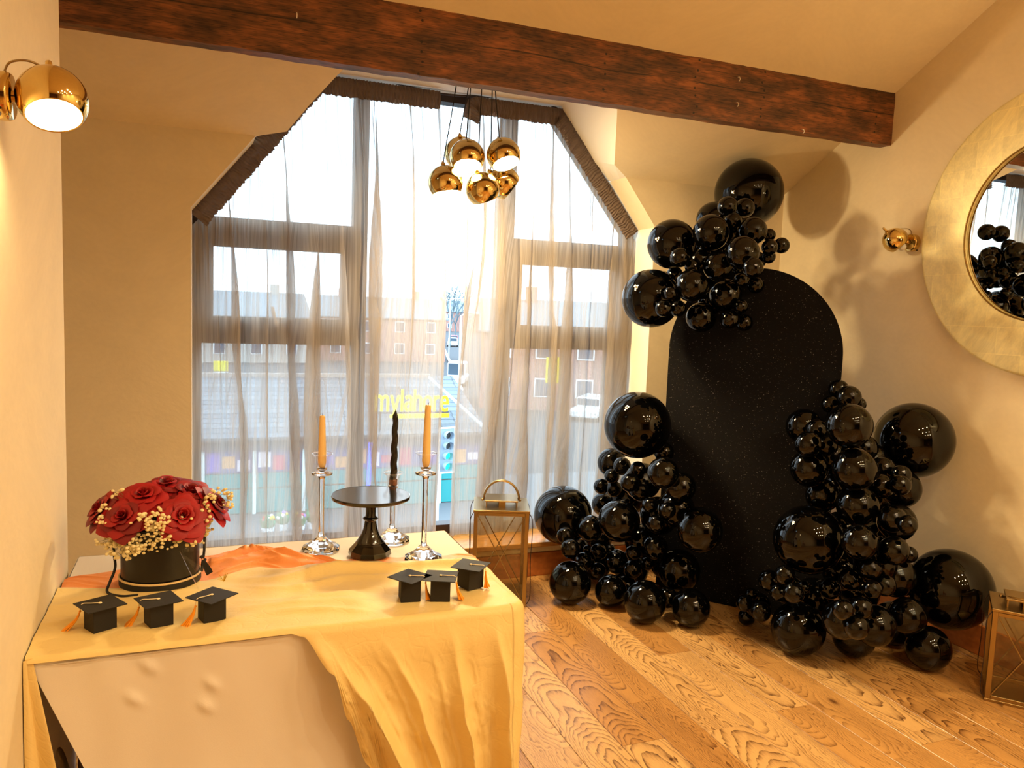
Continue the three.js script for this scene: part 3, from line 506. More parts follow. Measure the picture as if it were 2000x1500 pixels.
function rose(label, [x, y, z], up, size, turn, red, leaf) {
  const t = thing('rose', label, 'rose', [x, y, z], 0, 'red roses in the black flower box');
  t.quaternion.setFromUnitVectors(V(0, 1, 0), V(...up).normalize()).multiply(new THREE.Quaternion().setFromAxisAngle(V(0, 1, 0), turn)); t.scale.setScalar(size);
  let a = 0;
  rosePlan.forEach(([kind, n], ring) => { for (let i = 0; i < n; i++) { a += 2 * Math.PI / n + ran(-0.15, 0.15); const p = mesh('petal', petalKinds[kind], roseReds[(red + (i % 2)) % 3], t); p.rotation.set(ran(-0.08, 0.08), a, ran(-0.06, 0.06)); p.position.y = -ring * 0.0022; const k = ran(0.94, 1.07); p.scale.set(k, ran(0.92, 1.05), k); } a += 0.7; });
  mesh('stem', rod(V(0, -0.09, 0), V(0, 0.004, 0), 0.004, 8), leafGreen, t);
  if (leaf) { const l = mesh('leaf', grid(8, 10, (u, v) => { const s = u * 2 - 1, w = 0.018 * Math.sin(Math.PI * Math.pow(v, 0.8)); return { x: s * w, y: -0.01 - 0.02 * v * v + 0.004 * Math.abs(s), z: 0.02 + 0.06 * v }; }), leafGreen, t); l.rotation.y = leaf; }
}
rose('red rose at the front left of the bouquet', [-0.193, 0.945, -2.295], [-0.3, 0.66, 0.68], 1.08, 0.3, 0);
rose('dark red rose drooping at the far left side of the bouquet', [-0.248, 0.955, -2.36], [-0.75, 0.6, 0.25], 1.0, 1.3, 1);
rose('red rose in the upper middle left, leaning back over the bouquet', [-0.15, 0.985, -2.34], [-0.12, 0.88, 0.45], 1.1, 2.1, 2);
rose('red rose at the very top back of the bouquet', [-0.095, 1.0, -2.39], [0.05, 0.95, 0.2], 1.05, 0.9, 1);
rose('red rose in the upper right, behind the front right rose', [-0.035, 0.985, -2.36], [0.2, 0.9, 0.35], 1.05, 2.9, 0);
rose('large open red rose at the front right of the bouquet', [-0.052, 0.942, -2.285], [0.12, 0.58, 0.8], 1.12, 4.0, 2, 1.2);
rose('dark red rose at the far right side of the bouquet', [0.026, 0.955, -2.345], [0.75, 0.6, 0.25], 1.0, 5.0, 1, 0.6);
{
  // a cloud of gypsophila round the roses: nobody could count the florets
  const floret = mergeVertices(new THREE.IcosahedronGeometry(1, 1)); floret.computeVertexNormals();
  const spots = [], stems = [], put = (p, r) => spots.push([p, r]);
  const sprig = (c, spread, n, from) => { const ends = []; for (let i = 0; i < n; i++) { const p = c.clone().add(V(ran(-1, 1) * spread, ran(-1, 1) * spread * 0.8, ran(-1, 1) * spread)); put(p, ran(0.003, 0.0062)); if (i % 3 === 0) stems.push(rod(from.clone().lerp(c, 0.75), p, 0.0006, 4)); } stems.push(rod(from, from.clone().lerp(c, 0.76), 0.0009, 5)); };
  const root = V(BX, BY + 0.15, BZ);
  for (let i = 0; i < 120; i++) { const a = ran(-1.9, 1.9), r = ran(0.085, 0.128), y = BY + 0.14 + ran(-0.02, 0.07); sprig(V(BX + r * Math.sin(a), y, BZ + r * Math.cos(a)), 0.017, 9, root); }
  for (const [x, y, z] of [[0.065, 0.985, -2.34], [0.068, 0.96, -2.33], [0.055, 1.0, -2.34], [0.02, 0.985, -2.3], [0.012, 0.965, -2.29], [0.018, 1.0, -2.31], [0.01, 0.94, -2.28], [-0.125, 0.96, -2.262], [-0.115, 0.935, -2.26], [-0.13, 0.925, -2.25], [-0.105, 0.965, -2.28], [-0.215, 1.012, -2.33], [-0.245, 0.975, -2.3], [-0.25, 0.95, -2.29], [-0.205, 0.86, -2.27], [-0.225, 0.88, -2.28], [-0.255, 0.89, -2.3], [-0.235, 0.865, -2.28], [-0.19, 0.85, -2.26]]) sprig(V(x, y, z), 0.014, 9, root);
  const m = new THREE.InstancedMesh(floret, std(0xf6e6b4, 0.75), spots.length); m.name = 'baby_breath'; shade(m);
  const q = new THREE.Matrix4(); spots.forEach(([p, r], i) => m.setMatrixAt(i, q.makeScale(r, r * 0.85, r).setPosition(p)));
  const g = thing('gypsophila', 'cloud of tiny cream baby breath flowers around the red roses', 'flowers'); g.userData.kind = 'stuff';
  g.add(m); mesh('stems', stems, std(0x6d6a2a, 0.8), g);
}
{
  // clear plastic topper that leans on the box, with a printed graduate
  const t = thing('plastic_topper', 'clear plastic sheet with a small black graduate figure leaning on the flower box', 'decoration', [0.02, TY + 0.012, -2.245]);
  t.rotation.set(-0.12, -0.1, 0.42);
  mesh('clear_sheet', grid(14, 20, (u, v) => ({ x: lerp(-0.028, 0.045, u), y: v * 0.13, z: 0.006 * Math.sin(u * 3 + v * 2) * v + (v > 0.9 ? 0.006 * N2(u * 9, v * 20) : 0) })), std(0xffffff, 0.03, { transmission: 1, thickness: 0, ior: 1.5, side: THREE.DoubleSide }), t);
  mesh('edge', rod(V(-0.028, 0, 0), V(-0.028, 0.125, 0), 0.0011, 6), M.glass, t);
  const s = new THREE.Shape([[-0.009, 0], [0.009, 0.002], [0.0095, 0.012], [0.006, 0.034], [0.003, 0.042], [0.003, 0.05], [0.007, 0.054], [0.001, 0.058], [-0.006, 0.055], [-0.003, 0.05], [-0.0035, 0.042], [-0.007, 0.03], [-0.009, 0.012]].map((p) => new THREE.Vector2(...p)));
  const f = new THREE.ExtrudeGeometry(s, { depth: 0.001, bevelEnabled: false }); f.translate(0.016, 0.036, 0.006); mesh('graduate_figure', f, std(0x14100e, 0.6), t);
  mesh('face', (() => { const q = new THREE.CylinderGeometry(0.0026, 0.0026, 0.0006, 14); q.rotateX(Math.PI / 2); q.translate(0.016, 0.0825, 0.0074); return q; })(), std(0xd9a27c, 0.6), t);
  const blades = []; for (let i = 0; i < 11; i++) blades.push(rod(V(0.04 + ran(-0.004, 0.004), 0.0, 0), V(0.04 + ran(-0.02, 0.02), ran(0.01, 0.024), ran(-0.006, 0.008)), 0.0007, 5));
  mesh('gold_sprig', blades, std(0xd8ad2a, 0.4, { metalness: 0.4 }), t);
}
// ---------------------------------------------------------------- black glitter panel, balloons, lanterns
{
  const A = 50 * Math.PI / 180, t = thing('arch_panel', 'tall black glitter board with a rounded top standing in the corner', 'backdrop', [2.66, 0, -3.335], -A);
  const w = 0.44, H = 1.805, s = new THREE.Shape(); s.moveTo(-w, 0); s.lineTo(w, 0); s.lineTo(w, H - w); s.absarc(0, H - w, w, 0, Math.PI, false); s.lineTo(-w, 0);
  const g = new THREE.ExtrudeGeometry(s, { depth: 0.016, bevelEnabled: true, bevelSize: 0.001, bevelThickness: 0.001, bevelSegments: 1, curveSegments: 64 }); g.translate(0, 0.001, -0.016);
  const speck = (k) => { const o = new Float32Array(512 * 512); let s2 = k; const r = () => (s2 = (s2 * 16807) % 2147483647) / 2147483647; for (let i = 0; i < 5200; i++) o[Math.floor(r() * 262144)] = 0.12 + 0.88 * Math.pow(r(), 3); return o; };
  const sp = speck(91), at = (u, v) => sp[Math.floor(v * 512) * 512 + Math.floor(u * 512)];
  const flakes = tex(512, 512, (u, v) => { const q = at(u, v); return [10 + 190 * q, 8 + 180 * q, 8 + 170 * q]; }, true, [0.8, 0.8]);
  const rough = tex(512, 512, (u, v) => [0, at(u, v) ? 70 : 230, 0], false, [0.8, 0.8]), bump = tex(512, 512, (u, v) => [120 + 135 * at(u, v) + 30 * tile(u, v, 30)], false, [0.8, 0.8]);
  mesh('board', g, std(0xffffff, 1, { map: flakes, roughnessMap: rough, bumpMap: bump, bumpScale: 0.001, specularIntensity: 0.35 }), t);
  mesh('strut', [box(-0.3, -0.26, 0, 1.2, -0.036, -0.017), box(0.26, 0.3, 0, 1.2, -0.036, -0.017)], M.trimWood, t);
  for (const x of [-0.28, 0.28]) mesh('foot', rbox(x - 0.03, x + 0.03, 0, 0.02, -0.28, -0.037, 0.004), M.trimWood, t);
}
// centre, radius and what singles the balloon out
const balloons = [
  [2.93, 2.267, -3.795, 0.1941, "very large black balloon at the very top, touching the sloping ceiling corner"],
  [2.566, 2.067, -3.597, 0.0976, "medium black balloon half hidden under the topmost big balloon at its lower left"],
  [2.243, 1.91, -3.496, 0.1255, "large black balloon beside the window reveal, upper left of the top bunch"],
  [2.146, 1.631, -3.512, 0.1496, "large black balloon at the lower left of the top bunch, hanging off the panel edge"],
  [2.321, 1.828, -3.349, 0.0566, "dark medium balloon sunk between the others in the middle left of the top bunch"],
  [2.594, 1.839, -3.251, 0.0421, "dark small balloon sunk behind the right side of the top bunch"],
  [2.5, 1.972, -3.185, 0.0685, "medium black balloon under the topmost big balloon at its lower right"],
  [2.655, 1.968, -3.253, 0.0325, "small black balloon uppermost of the four at the right tip of the top bunch"],
  [2.597, 1.853, -3.175, 0.0338, "small black balloon lowest of the four at the right tip of the top bunch"],
  [2.69, 1.915, -3.199, 0.0399, "small black balloon outermost at the right tip of the top bunch"],
  [2.559, 1.894, -3.126, 0.0387, "small black balloon, centre of the four at the right tip of the top bunch"],
  [2.446, 2.022, -3.274, 0.0438, "small dark balloon tucked below the pair on the topmost big balloon"],
  [2.451, 2.102, -3.333, 0.0501, "small black balloon, left of the pair resting on the topmost big balloon"],
  [2.561, 2.104, -3.34, 0.0491, "small black balloon, right of the pair resting on the topmost big balloon"],
  [2.325, 1.96, -3.282, 0.089, "medium black balloon with a soft blue sheen high in the middle of the top bunch"],
  [2.366, 1.854, -3.083, 0.0791, "medium black balloon near the middle right of the top bunch"],
  [2.339, 1.794, -3.223, 0.0729, "medium black balloon at the very middle of the top bunch"],
  [2.166, 1.83, -3.3, 0.0487, "small black balloon on the lower right of the upper left big balloon"],
  [2.245, 1.79, -3.302, 0.0388, "small black balloon left of the middle balloon of the top bunch"],
  [2.306, 1.759, -3.552, 0.0438, "small black balloon where the two left big balloons meet in the top bunch"],
  [2.351, 1.779, -2.979, 0.0476, "small black balloon at the right edge of the top bunch above the panel curve"],
  [2.524, 1.791, -3.314, 0.0249, "tiny dark balloon deep between the middle and right of the top bunch"],
  [2.488, 1.737, -3.228, 0.0393, "small black balloon, left one of the two above the panel curve in the top bunch"],
  [2.609, 1.715, -3.274, 0.042, "small black balloon, right one of the two above the panel curve in the top bunch"],
  [2.205, 1.694, -3.24, 0.0798, "medium black balloon beside the lower left big balloon of the top bunch"],
  [2.1, 1.653, -3.26, 0.0326, "small black balloon, top of three on the lower left big one of the top bunch"],
  [2.105, 1.58, -3.326, 0.0422, "small black balloon, bottom left of three on the lower left big one up high"],
  [2.19, 1.583, -3.328, 0.0416, "small black balloon, bottom right of three on the lower left big one up high"],
  [2.463, 1.658, -3.319, 0.0811, "medium black balloon hanging low in front of the panel in the top bunch"],
  [2.371, 1.544, -3.386, 0.0769, "medium black balloon lowest of the medium ones in the top bunch"],
  [2.485, 1.605, -3.216, 0.035, "small black balloon, upper of the three at the bottom right of the top bunch"],
  [2.459, 1.539, -3.266, 0.0477, "small black balloon, left of the three at the bottom right of the top bunch"],
  [2.58, 1.524, -3.308, 0.0432, "small black balloon, lowest of the three at the bottom right of the top bunch"],
  [2.523, 1.902, -3.51, 0.0895, "dark balloon deep inside the top bunch, below the blue sheened one"],
  [2.508, 1.957, -3.34, 0.0662, "dark balloon deep inside the top bunch, left of the lower right medium one"],
  [2.498, 1.925, -3.666, 0.067, "dark balloon deep inside the top bunch, right of the upper left big one"],
  [2.451, 1.766, -3.478, 0.0642, "dark balloon deep inside the top bunch, under the very middle one"],
  [2.47, 1.614, -3.458, 0.0617, "dark balloon deep inside the top bunch, above the lowest medium one"],
  [2.597, 1.788, -3.328, 0.048, "dark balloon deep inside the top bunch, behind the right edge pair"],
  [2.559, 1.585, -3.374, 0.047, "dark balloon deep inside the top bunch, behind the bottom right three"],
  [2.296, 1.713, -3.656, 0.0691, "dark balloon deep inside the top bunch, between the two left big ones"],
  [2.159, 0.958, -3.598, 0.1773, "very large black balloon crowning the left stack beside the panel"],
  [2.337, 0.804, -3.604, 0.0544, "small dark balloon peeping out below the crowning balloon of the left stack by the panel"],
  [2.229, 0.676, -3.981, 0.085, "medium black balloon under the left side of the crowning balloon of the left stack"],
  [2.085, 0.784, -3.212, 0.0768, "medium black balloon under the right side of the crowning balloon of the left stack"],
  [2.214, 0.701, -3.251, 0.0787, "medium dark balloon against the panel, right shoulder of the left stack"],
  [2.243, 0.4, -4.084, 0.0714, "medium dark balloon behind the three small ones on the left flank of the left stack"],
  [2.201, 0.691, -3.811, 0.0512, "small black balloon, left of the pair under the crowning balloon of the left stack"],
  [2.153, 0.726, -3.56, 0.0427, "small black balloon, right of the pair under the crowning balloon of the left stack"],
  [2.174, 0.622, -3.874, 0.0443, "small black balloon, top of the three on the left flank of the left stack"],
  [2.168, 0.536, -3.983, 0.0459, "small black balloon, outermost of the three on the left flank of the left stack"],
  [2.208, 0.539, -3.897, 0.0474, "small black balloon, lowest of the three on the left flank of the left stack"],
  [2.07, 0.673, -3.496, 0.0492, "small black balloon above the middle medium balloon of the left stack"],
  [2.149, 0.615, -3.52, 0.0499, "small dark balloon right above the middle medium balloon of the left stack"],
  [2.128, 0.579, -3.383, 0.0402, "small black balloon, left of the pair right of the middle of the left stack"],
  [2.155, 0.581, -3.263, 0.0419, "small black balloon, right of the pair right of the middle of the left stack"],
  [2.136, 0.498, -3.327, 0.0444, "small dark balloon below the pair right of the middle of the left stack"],
  [1.903, 0.399, -3.927, 0.1649, "very large black balloon in front of the curtain next to the brass lantern"],
  [2.272, 0.504, -3.148, 0.1112, "large black balloon against the panel at the right of the left stack"],
  [2.047, 0.455, -3.55, 0.1105, "medium black balloon at the very middle of the left stack"],
  [1.955, 0.382, -3.693, 0.0719, "medium black balloon between the lantern side big balloon and the middle of the left stack"],
  [1.827, 0.342, -3.732, 0.0491, "small black balloon, top of the three on the lantern side big balloon"],
  [1.963, 0.13, -4.153, 0.0471, "small black balloon, outermost of the three on the lantern side big balloon"],
  [1.815, 0.298, -3.638, 0.053, "small black balloon, right of the three on the lantern side big balloon"],
  [2.207, 0.334, -3.433, 0.0646, "medium dark balloon below the pair in the right middle of the left stack"],
  [2.026, 0.21, -3.847, 0.0261, "tiny black balloon wedged between small ones in the lower left of the left stack"],
  [2.137, 0.22, -3.785, 0.031, "tiny black balloon under the middle medium balloon of the left stack"],
  [2.053, 0.22, -3.769, 0.0468, "small black balloon, upper right of the three in the lower left of the left stack"],
  [1.984, 0.16, -3.806, 0.0497, "small black balloon, left of the three in the lower left of the left stack"],
  [2.045, 0.122, -3.743, 0.0426, "small black balloon, lowest of the three in the lower left of the left stack"],
  [2.121, 0.287, -3.51, 0.0413, "small black balloon, top of the three in the lower middle of the left stack"],
  [2.132, 0.181, -3.693, 0.0677, "medium dark balloon sunk in the lower middle of the left stack"],
  [2.223, 0.221, -3.523, 0.0392, "small black balloon, right of the three in the lower middle of the left stack"],
  [2.126, 0.196, -3.516, 0.0483, "small black balloon, lowest of the three in the lower middle of the left stack"],
  [1.817, 0.116, -3.63, 0.1126, "medium black balloon on the floor, leftmost of the left stack"],
  [2.009, 0.087, -3.527, 0.085, "dark medium balloon on the floor, second from the left under the left stack"],
  [2.33, 0.217, -3.385, 0.1092, "large black balloon low at the right front of the left stack"],
  [2.071, 0.11, -3.289, 0.1066, "medium black balloon on the floor, third from the left and front of the left stack"],
  [2.269, 0.099, -3.177, 0.0949, "medium black balloon on the floor, rightmost of the left stack"],
  [2.24, 0.635, -3.658, 0.1031, "dark balloon deep inside the left stack, under the crowning one"],
  [2.331, 0.465, -3.946, 0.1006, "dark balloon deep inside the left stack, above the very middle one"],
  [2.279, 0.475, -3.53, 0.1029, "dark balloon deep inside the left stack, beside the panel side large one"],
  [2.262, 0.56, -3.349, 0.0943, "dark balloon deep inside the left stack, below the right shoulder"],
  [2.255, 0.301, -3.648, 0.0939, "dark balloon deep inside the left stack, right of the very middle one"],
  [2.115, 0.263, -3.881, 0.074, "dark balloon deep inside the left stack, above the lower left three"],
  [2.123, 0.098, -3.922, 0.0934, "dark balloon deep inside the left stack, behind the lower left three"],
  [2.278, 0.101, -3.778, 0.0991, "dark balloon deep inside the left stack, behind the lower middle three"],
  [2.352, 0.184, -3.564, 0.0718, "dark balloon deep inside the left stack, left of the low front one"],
  [2.139, 0.074, -3.609, 0.0664, "dark balloon deep inside the left stack, between the second and third on the floor"],
  [2.228, 0.1, -3.328, 0.054, "dark balloon deep inside the left stack, between the two rightmost on the floor"],
  [2.094, 0.131, -4.089, 0.0754, "dark balloon deep inside the left stack, behind the lantern side three"],
  [2.89, 1.218, -2.952, 0.0482, "small black balloon at the very top of the right stack"],
  [2.89, 1.161, -2.823, 0.0361, "tiny dark balloon at the right behind the tip of the right stack"],
  [2.795, 1.152, -2.9, 0.042, "small black balloon at the left behind the tip of the right stack"],
  [2.807, 1.198, -2.801, 0.0559, "small black balloon in front at the tip of the right stack"],
  [2.628, 1.098, -2.61, 0.098, "medium black balloon just under the tip of the right stack"],
  [2.74, 1.032, -3.005, 0.0854, "medium black balloon in front of the panel at the upper left of the right stack"],
  [2.7, 1.037, -2.872, 0.0514, "small black balloon, top of the three at the upper left of the right stack"],
  [2.557, 0.988, -2.77, 0.0593, "small black balloon, left of the three at the upper left of the right stack"],
  [2.667, 0.979, -2.766, 0.0463, "small black balloon, right of the three at the upper left of the right stack"],
  [2.877, 0.965, -2.755, 0.0615, "medium dark balloon behind the upper right of the right stack"],
  [3.241, 0.983, -2.803, 0.1832, "very large black balloon near the wall, upper of the two big ones at the right"],
  [2.621, 0.864, -2.822, 0.0871, "medium black balloon at the left edge of the right stack in front of the panel"],
  [2.664, 0.906, -2.594, 0.0943, "medium black balloon in the upper middle of the right stack"],
  [3.083, 0.772, -2.711, 0.091, "medium dark balloon under the upper big balloon at the right of the stack"],
  [2.934, 0.879, -2.688, 0.0559, "small black balloon, top of the four below the upper big balloon of the right stack"],
  [2.934, 0.872, -2.587, 0.0442, "small black balloon, right of the four below the upper big balloon of the right stack"],
  [2.854, 0.817, -2.617, 0.0561, "small black balloon, left of the four below the upper big balloon of the right stack"],
  [2.854, 0.844, -2.517, 0.0463, "small black balloon, lowest of the four below the upper big balloon of the right stack"],
  [2.723, 0.73, -2.832, 0.0782, "medium dark balloon above the front big balloon of the right stack"],
  [2.73, 0.732, -2.626, 0.092, "medium black balloon in the centre of the right stack"],
  [2.993, 0.633, -2.639, 0.0863, "medium dark balloon at the right edge halfway down the right stack"],
  [2.792, 0.704, -2.489, 0.0588, "small black balloon, left of the two at the right edge halfway down the right stack"],
  [2.771, 0.705, -2.39, 0.0405, "small black balloon, right of the two at the right edge halfway down the right stack"],
  [2.588, 0.549, -2.755, 0.1564, "very large black balloon at the left front of the right stack before the panel"],
  [2.632, 0.606, -2.504, 0.077, "medium dark balloon beside the front big balloon of the right stack"],
  [2.778, 0.574, -2.452, 0.0625, "medium black balloon above the lower big balloon at the right of the stack"],
  [2.978, 0.51, -2.546, 0.0377, "tiny dark balloon squeezed above the lower right big balloon"],
  [3.24, 0.33, -2.535, 0.1852, "very large black balloon beside the low lantern, lower right of the right stack"],
  [2.68, 0.493, -2.478, 0.047, "small black balloon, topmost of the small ones in the lower middle of the right stack"],
  [2.667, 0.417, -2.569, 0.0504, "small black balloon left of the topmost small one low in the right stack"],
  [2.712, 0.313, -2.731, 0.051, "small dark balloon below the front big balloon of the right stack at its right"],
  [2.654, 0.42, -2.434, 0.039, "small black balloon in the lower middle of the right stack, left of a pair"],
  [2.74, 0.423, -2.452, 0.0471, "small dark balloon in the lower middle of the right stack, right of a pair"],
  [2.507, 0.311, -2.899, 0.0521, "small black balloon, left of the five under the front big balloon of the right stack"],
  [2.448, 0.4, -2.733, 0.0453, "small black balloon, top of the five under the front big balloon of the right stack"],
  [2.488, 0.288, -2.81, 0.0407, "small black balloon, lower left of five under the front big one of the right stack"],
  [2.437, 0.344, -2.66, 0.0464, "small black balloon, front one of five under the front big one of the right stack"],
  [2.61, 0.309, -2.785, 0.0307, "tiny black balloon, right of the five under the front big balloon of the right stack"],
  [2.502, 0.201, -3.014, 0.032, "tiny black balloon, top of the four at the left foot of the right stack"],
  [2.44, 0.175, -2.986, 0.0401, "small black balloon, left of the four at the left foot of the right stack"],
  [2.471, 0.162, -2.903, 0.048, "small black balloon, right of the four at the left foot of the right stack"],
  [2.557, 0.045, -3.106, 0.0421, "small black balloon on the floor at the left foot of the right stack"],
  [2.568, 0.125, -2.759, 0.1221, "medium black balloon on the floor, leftmost big one at the foot of the right stack"],
  [2.468, 0.361, -2.404, 0.0433, "small black balloon, left of the pair above the floor in the right stack"],
  [2.591, 0.348, -2.426, 0.0463, "small black balloon, right of the pair above the floor in the right stack"],
  [2.526, 0.288, -2.383, 0.0507, "small black balloon below the pair at the foot of the right stack"],
  [2.813, 0.099, -2.661, 0.0966, "dark medium balloon on the floor in the middle of the foot of the right stack"],
  [3.111, 0.108, -2.709, 0.1051, "medium black balloon on the floor left of the lower big balloon"],
  [3.041, 0.101, -2.458, 0.098, "medium black balloon on the floor, rightmost and nearest the lantern"],
  [2.9, 1.088, -2.916, 0.0787, "dark balloon deep inside the right stack, just under its tip"],
  [2.8, 0.906, -2.885, 0.0913, "dark balloon deep inside the right stack, left of the upper middle one"],
  [2.989, 0.892, -2.817, 0.0806, "dark balloon deep inside the right stack, right of the upper middle one"],
  [2.896, 0.74, -2.888, 0.0955, "dark balloon deep inside the right stack, above the centre one"],
  [3.141, 0.69, -2.917, 0.1046, "dark balloon deep inside the right stack, right of the centre one"],
  [3.104, 0.502, -2.811, 0.1025, "dark balloon deep inside the right stack, above the lower middle"],
  [2.902, 0.539, -2.874, 0.0909, "dark balloon deep inside the right stack, beside the front big one"],
  [2.802, 0.472, -2.57, 0.0919, "dark balloon deep inside the right stack, behind the topmost small one"],
  [2.874, 0.352, -2.826, 0.0939, "dark balloon deep inside the right stack, right below the front big one"],
  [3.05, 0.212, -2.884, 0.1029, "dark balloon deep inside the right stack, behind the lower middle small ones"],
  [2.971, 0.388, -2.604, 0.0935, "dark balloon deep inside the right stack, left of the lower big one"],
  [2.788, 0.198, -2.908, 0.0954, "dark balloon deep inside the right stack, behind the five small ones"],
  [2.623, 0.259, -2.899, 0.0727, "dark balloon deep inside the right stack, behind the left of the five small ones"],
  [2.589, 0.258, -2.524, 0.0846, "dark balloon deep inside the right stack, right of the leftmost floor one"],
  [2.763, 0.217, -2.507, 0.0907, "dark balloon deep inside the right stack, between the floor ones"],
  [2.937, 0.25, -2.491, 0.0822, "dark balloon deep inside the right stack, under the lower big one"],
  [2.566, 0.131, -3.04, 0.0644, "dark balloon deep inside the right stack, behind the four at the left foot"],
];
{
  const shape = (n) => lathe(Array.from({ length: n + 1 }, (_, i) => { const a = Math.PI * i / n, y = -Math.cos(a); return [Math.max(0.0005, Math.sin(a) * (1 + 0.035 * y)), y * (1 + 0.02 * y)]; }), n * 2);
  const big = shape(44), small = shape(22), neck = lathe([[0.0005, -1.2], [0.07, -1.2], [0.075, -1.17], [0.03, -1.13], [0.05, -1.06], [0.14, -0.985], [0.0005, -0.9]], 16);
  for (const [x, y, z, r, label] of balloons) {
    const b = tag(mesh('balloon', r > 0.06 ? big : small, M.black), label, 'balloon', 'black balloons of the garland');
    b.position.set(x, y, z); b.scale.setScalar(r);
    // the knot looks back towards the middle of the bunch
    b.quaternion.setFromUnitVectors(V(0, -1, 0), V(ran(-0.5, 0.5) + 0.3, ran(-0.3, 0.3), -0.8).normalize());
    if (r > 0.1) mesh('knot', neck, M.black, b);
  }
}
function lantern(label, [x, z], turn, w, d, h, rodR, handleUp) {
  const t = thing('lantern', label, 'lantern', [x, 0, z], turn, 'brass and glass floor lanterns');
  const p = 0.02, W = w / 2, D = d / 2;
  for (const sx of [-1, 1]) for (const sz of [-1, 1]) mesh('post', rbox(sx * W - (sx > 0 ? p : 0), sx * W + (sx > 0 ? 0 : p), 0.006, h, sz * D - (sz > 0 ? p : 0), sz * D + (sz > 0 ? 0 : p), 0.002), M.antique, t);
  mesh('base', rbox(-W - 0.002, W + 0.002, 0, 0.012, -D - 0.002, D + 0.002, 0.002), M.antique, t);
  for (const y of [0.012, h - 0.018]) { for (const s of [-1, 1]) { mesh('rail', rbox(-W + p, W - p, y, y + 0.016, s * D - (s > 0 ? 0.016 : 0), s * D + (s > 0 ? 0 : 0.016), 0.002), M.antique, t); mesh('rail', rbox(s * W - (s > 0 ? 0.016 : 0), s * W + (s > 0 ? 0 : 0.016), y, y + 0.016, -D + p, D - p, 0.002), M.antique, t); } }
  mesh('roof', rbox(-W - 0.004, W + 0.004, h, h + 0.012, -D - 0.004, D + 0.004, 0.002), M.antique, t);
  const clear = std(0xf3efe4, 0.02, { transmission: 1, thickness: 0, ior: 1.5 });
  for (const s of [-1, 1]) {
    mesh('glass_pane', box(-W + p, W - p, 0.028, h - 0.018, s * (D - 0.009) - 0.001, s * (D - 0.009) + 0.001), clear, t);
    mesh('glass_pane', box(s * (W - 0.009) - 0.001, s * (W - 0.009) + 0.001, 0.028, h - 0.018, -D + p, D - p), clear, t);
    const zf = s * (D - 0.004);
    mesh('cross_wire', rod(V(-W + p, 0.028, zf), V(W - p, h - 0.018, zf), 0.003, 6), M.antique, t); mesh('cross_wire', rod(V(W - p, 0.028, zf), V(-W + p, h - 0.018, zf), 0.003, 6), M.antique, t);
    // thin outer frame that stands off the side
    const xo = s * (W + 0.016), c = 0.012, z0 = -D + 0.004, z1 = D - 0.004;
    mesh('side_frame', tube([V(s * W, 0.012, z1), V(xo, 0.012 + c * 2, z1), V(xo, h * 0.5, z1), V(xo, h - 0.03, z1), V(s * W, h, z1)], rodR, 40, 6), M.frame, t);
    mesh('side_frame', tube([V(s * W, 0.012, z0), V(xo, 0.012 + c * 2, z0), V(xo, h * 0.5, z0), V(xo, h - 0.03, z0), V(s * W, h, z0)], rodR, 40, 6), M.frame, t);
  }
  const cw = w * 0.29, cd = d * 0.27, ch = 0.028;
  const cap = new THREE.CylinderGeometry(0.5, 0.5, 1, 4, 1); cap.rotateY(Math.PI / 4); cap.scale(Math.SQRT2, 1, Math.SQRT2);
  mesh('chimney_top', rbox(-cw - 0.004, cw + 0.004, h + 0.012 + ch, h + 0.02 + ch, -cd - 0.004, cd + 0.004, 0.002), M.antique, t);
  for (const s of [-1, 1]) { mesh('chimney_wall', box(s * (cw - 0.003) - 0.003, s * (cw - 0.003) + 0.003, h + 0.012, h + 0.012 + ch, -cd, cd), M.antique, t); mesh('chimney_wall', box(-cw * 0.18, cw * 0.25, h + 0.012, h + 0.012 + ch, s * (cd - 0.003) - 0.003, s * (cd - 0.003) + 0.003), M.antique, t); mesh('knob', new THREE.SphereGeometry(0.007, 14, 10).translate(s * (cw + 0.018), h + 0.034, 0), M.antique, t); }
  const a = cw + 0.012, hp = Array.from({ length: 17 }, (_, i) => { const q = Math.PI * i / 16; return V(-a * Math.cos(q), h + 0.034 + 0.105 * Math.sin(q) * handleUp, 0.04 * Math.sin(q) * (1 - handleUp)); });
  const band = tube(hp, 0.0065, 48, 8); band.scale(1, 1, 1.5); mesh('handle', band, M.antique, t);
}
lantern('tall brass lantern with wire crosses beside the table under the curtain', [1.482, -3.82], -0.335, 0.285, 0.28, 0.5, 0.0022, 1);
lantern('low brass lantern cut by the right edge of the picture', [3.2, -2.15], -0.87 + Math.PI / 2 * 0, 0.24, 0.24, 0.385, 0.002, 0.15);
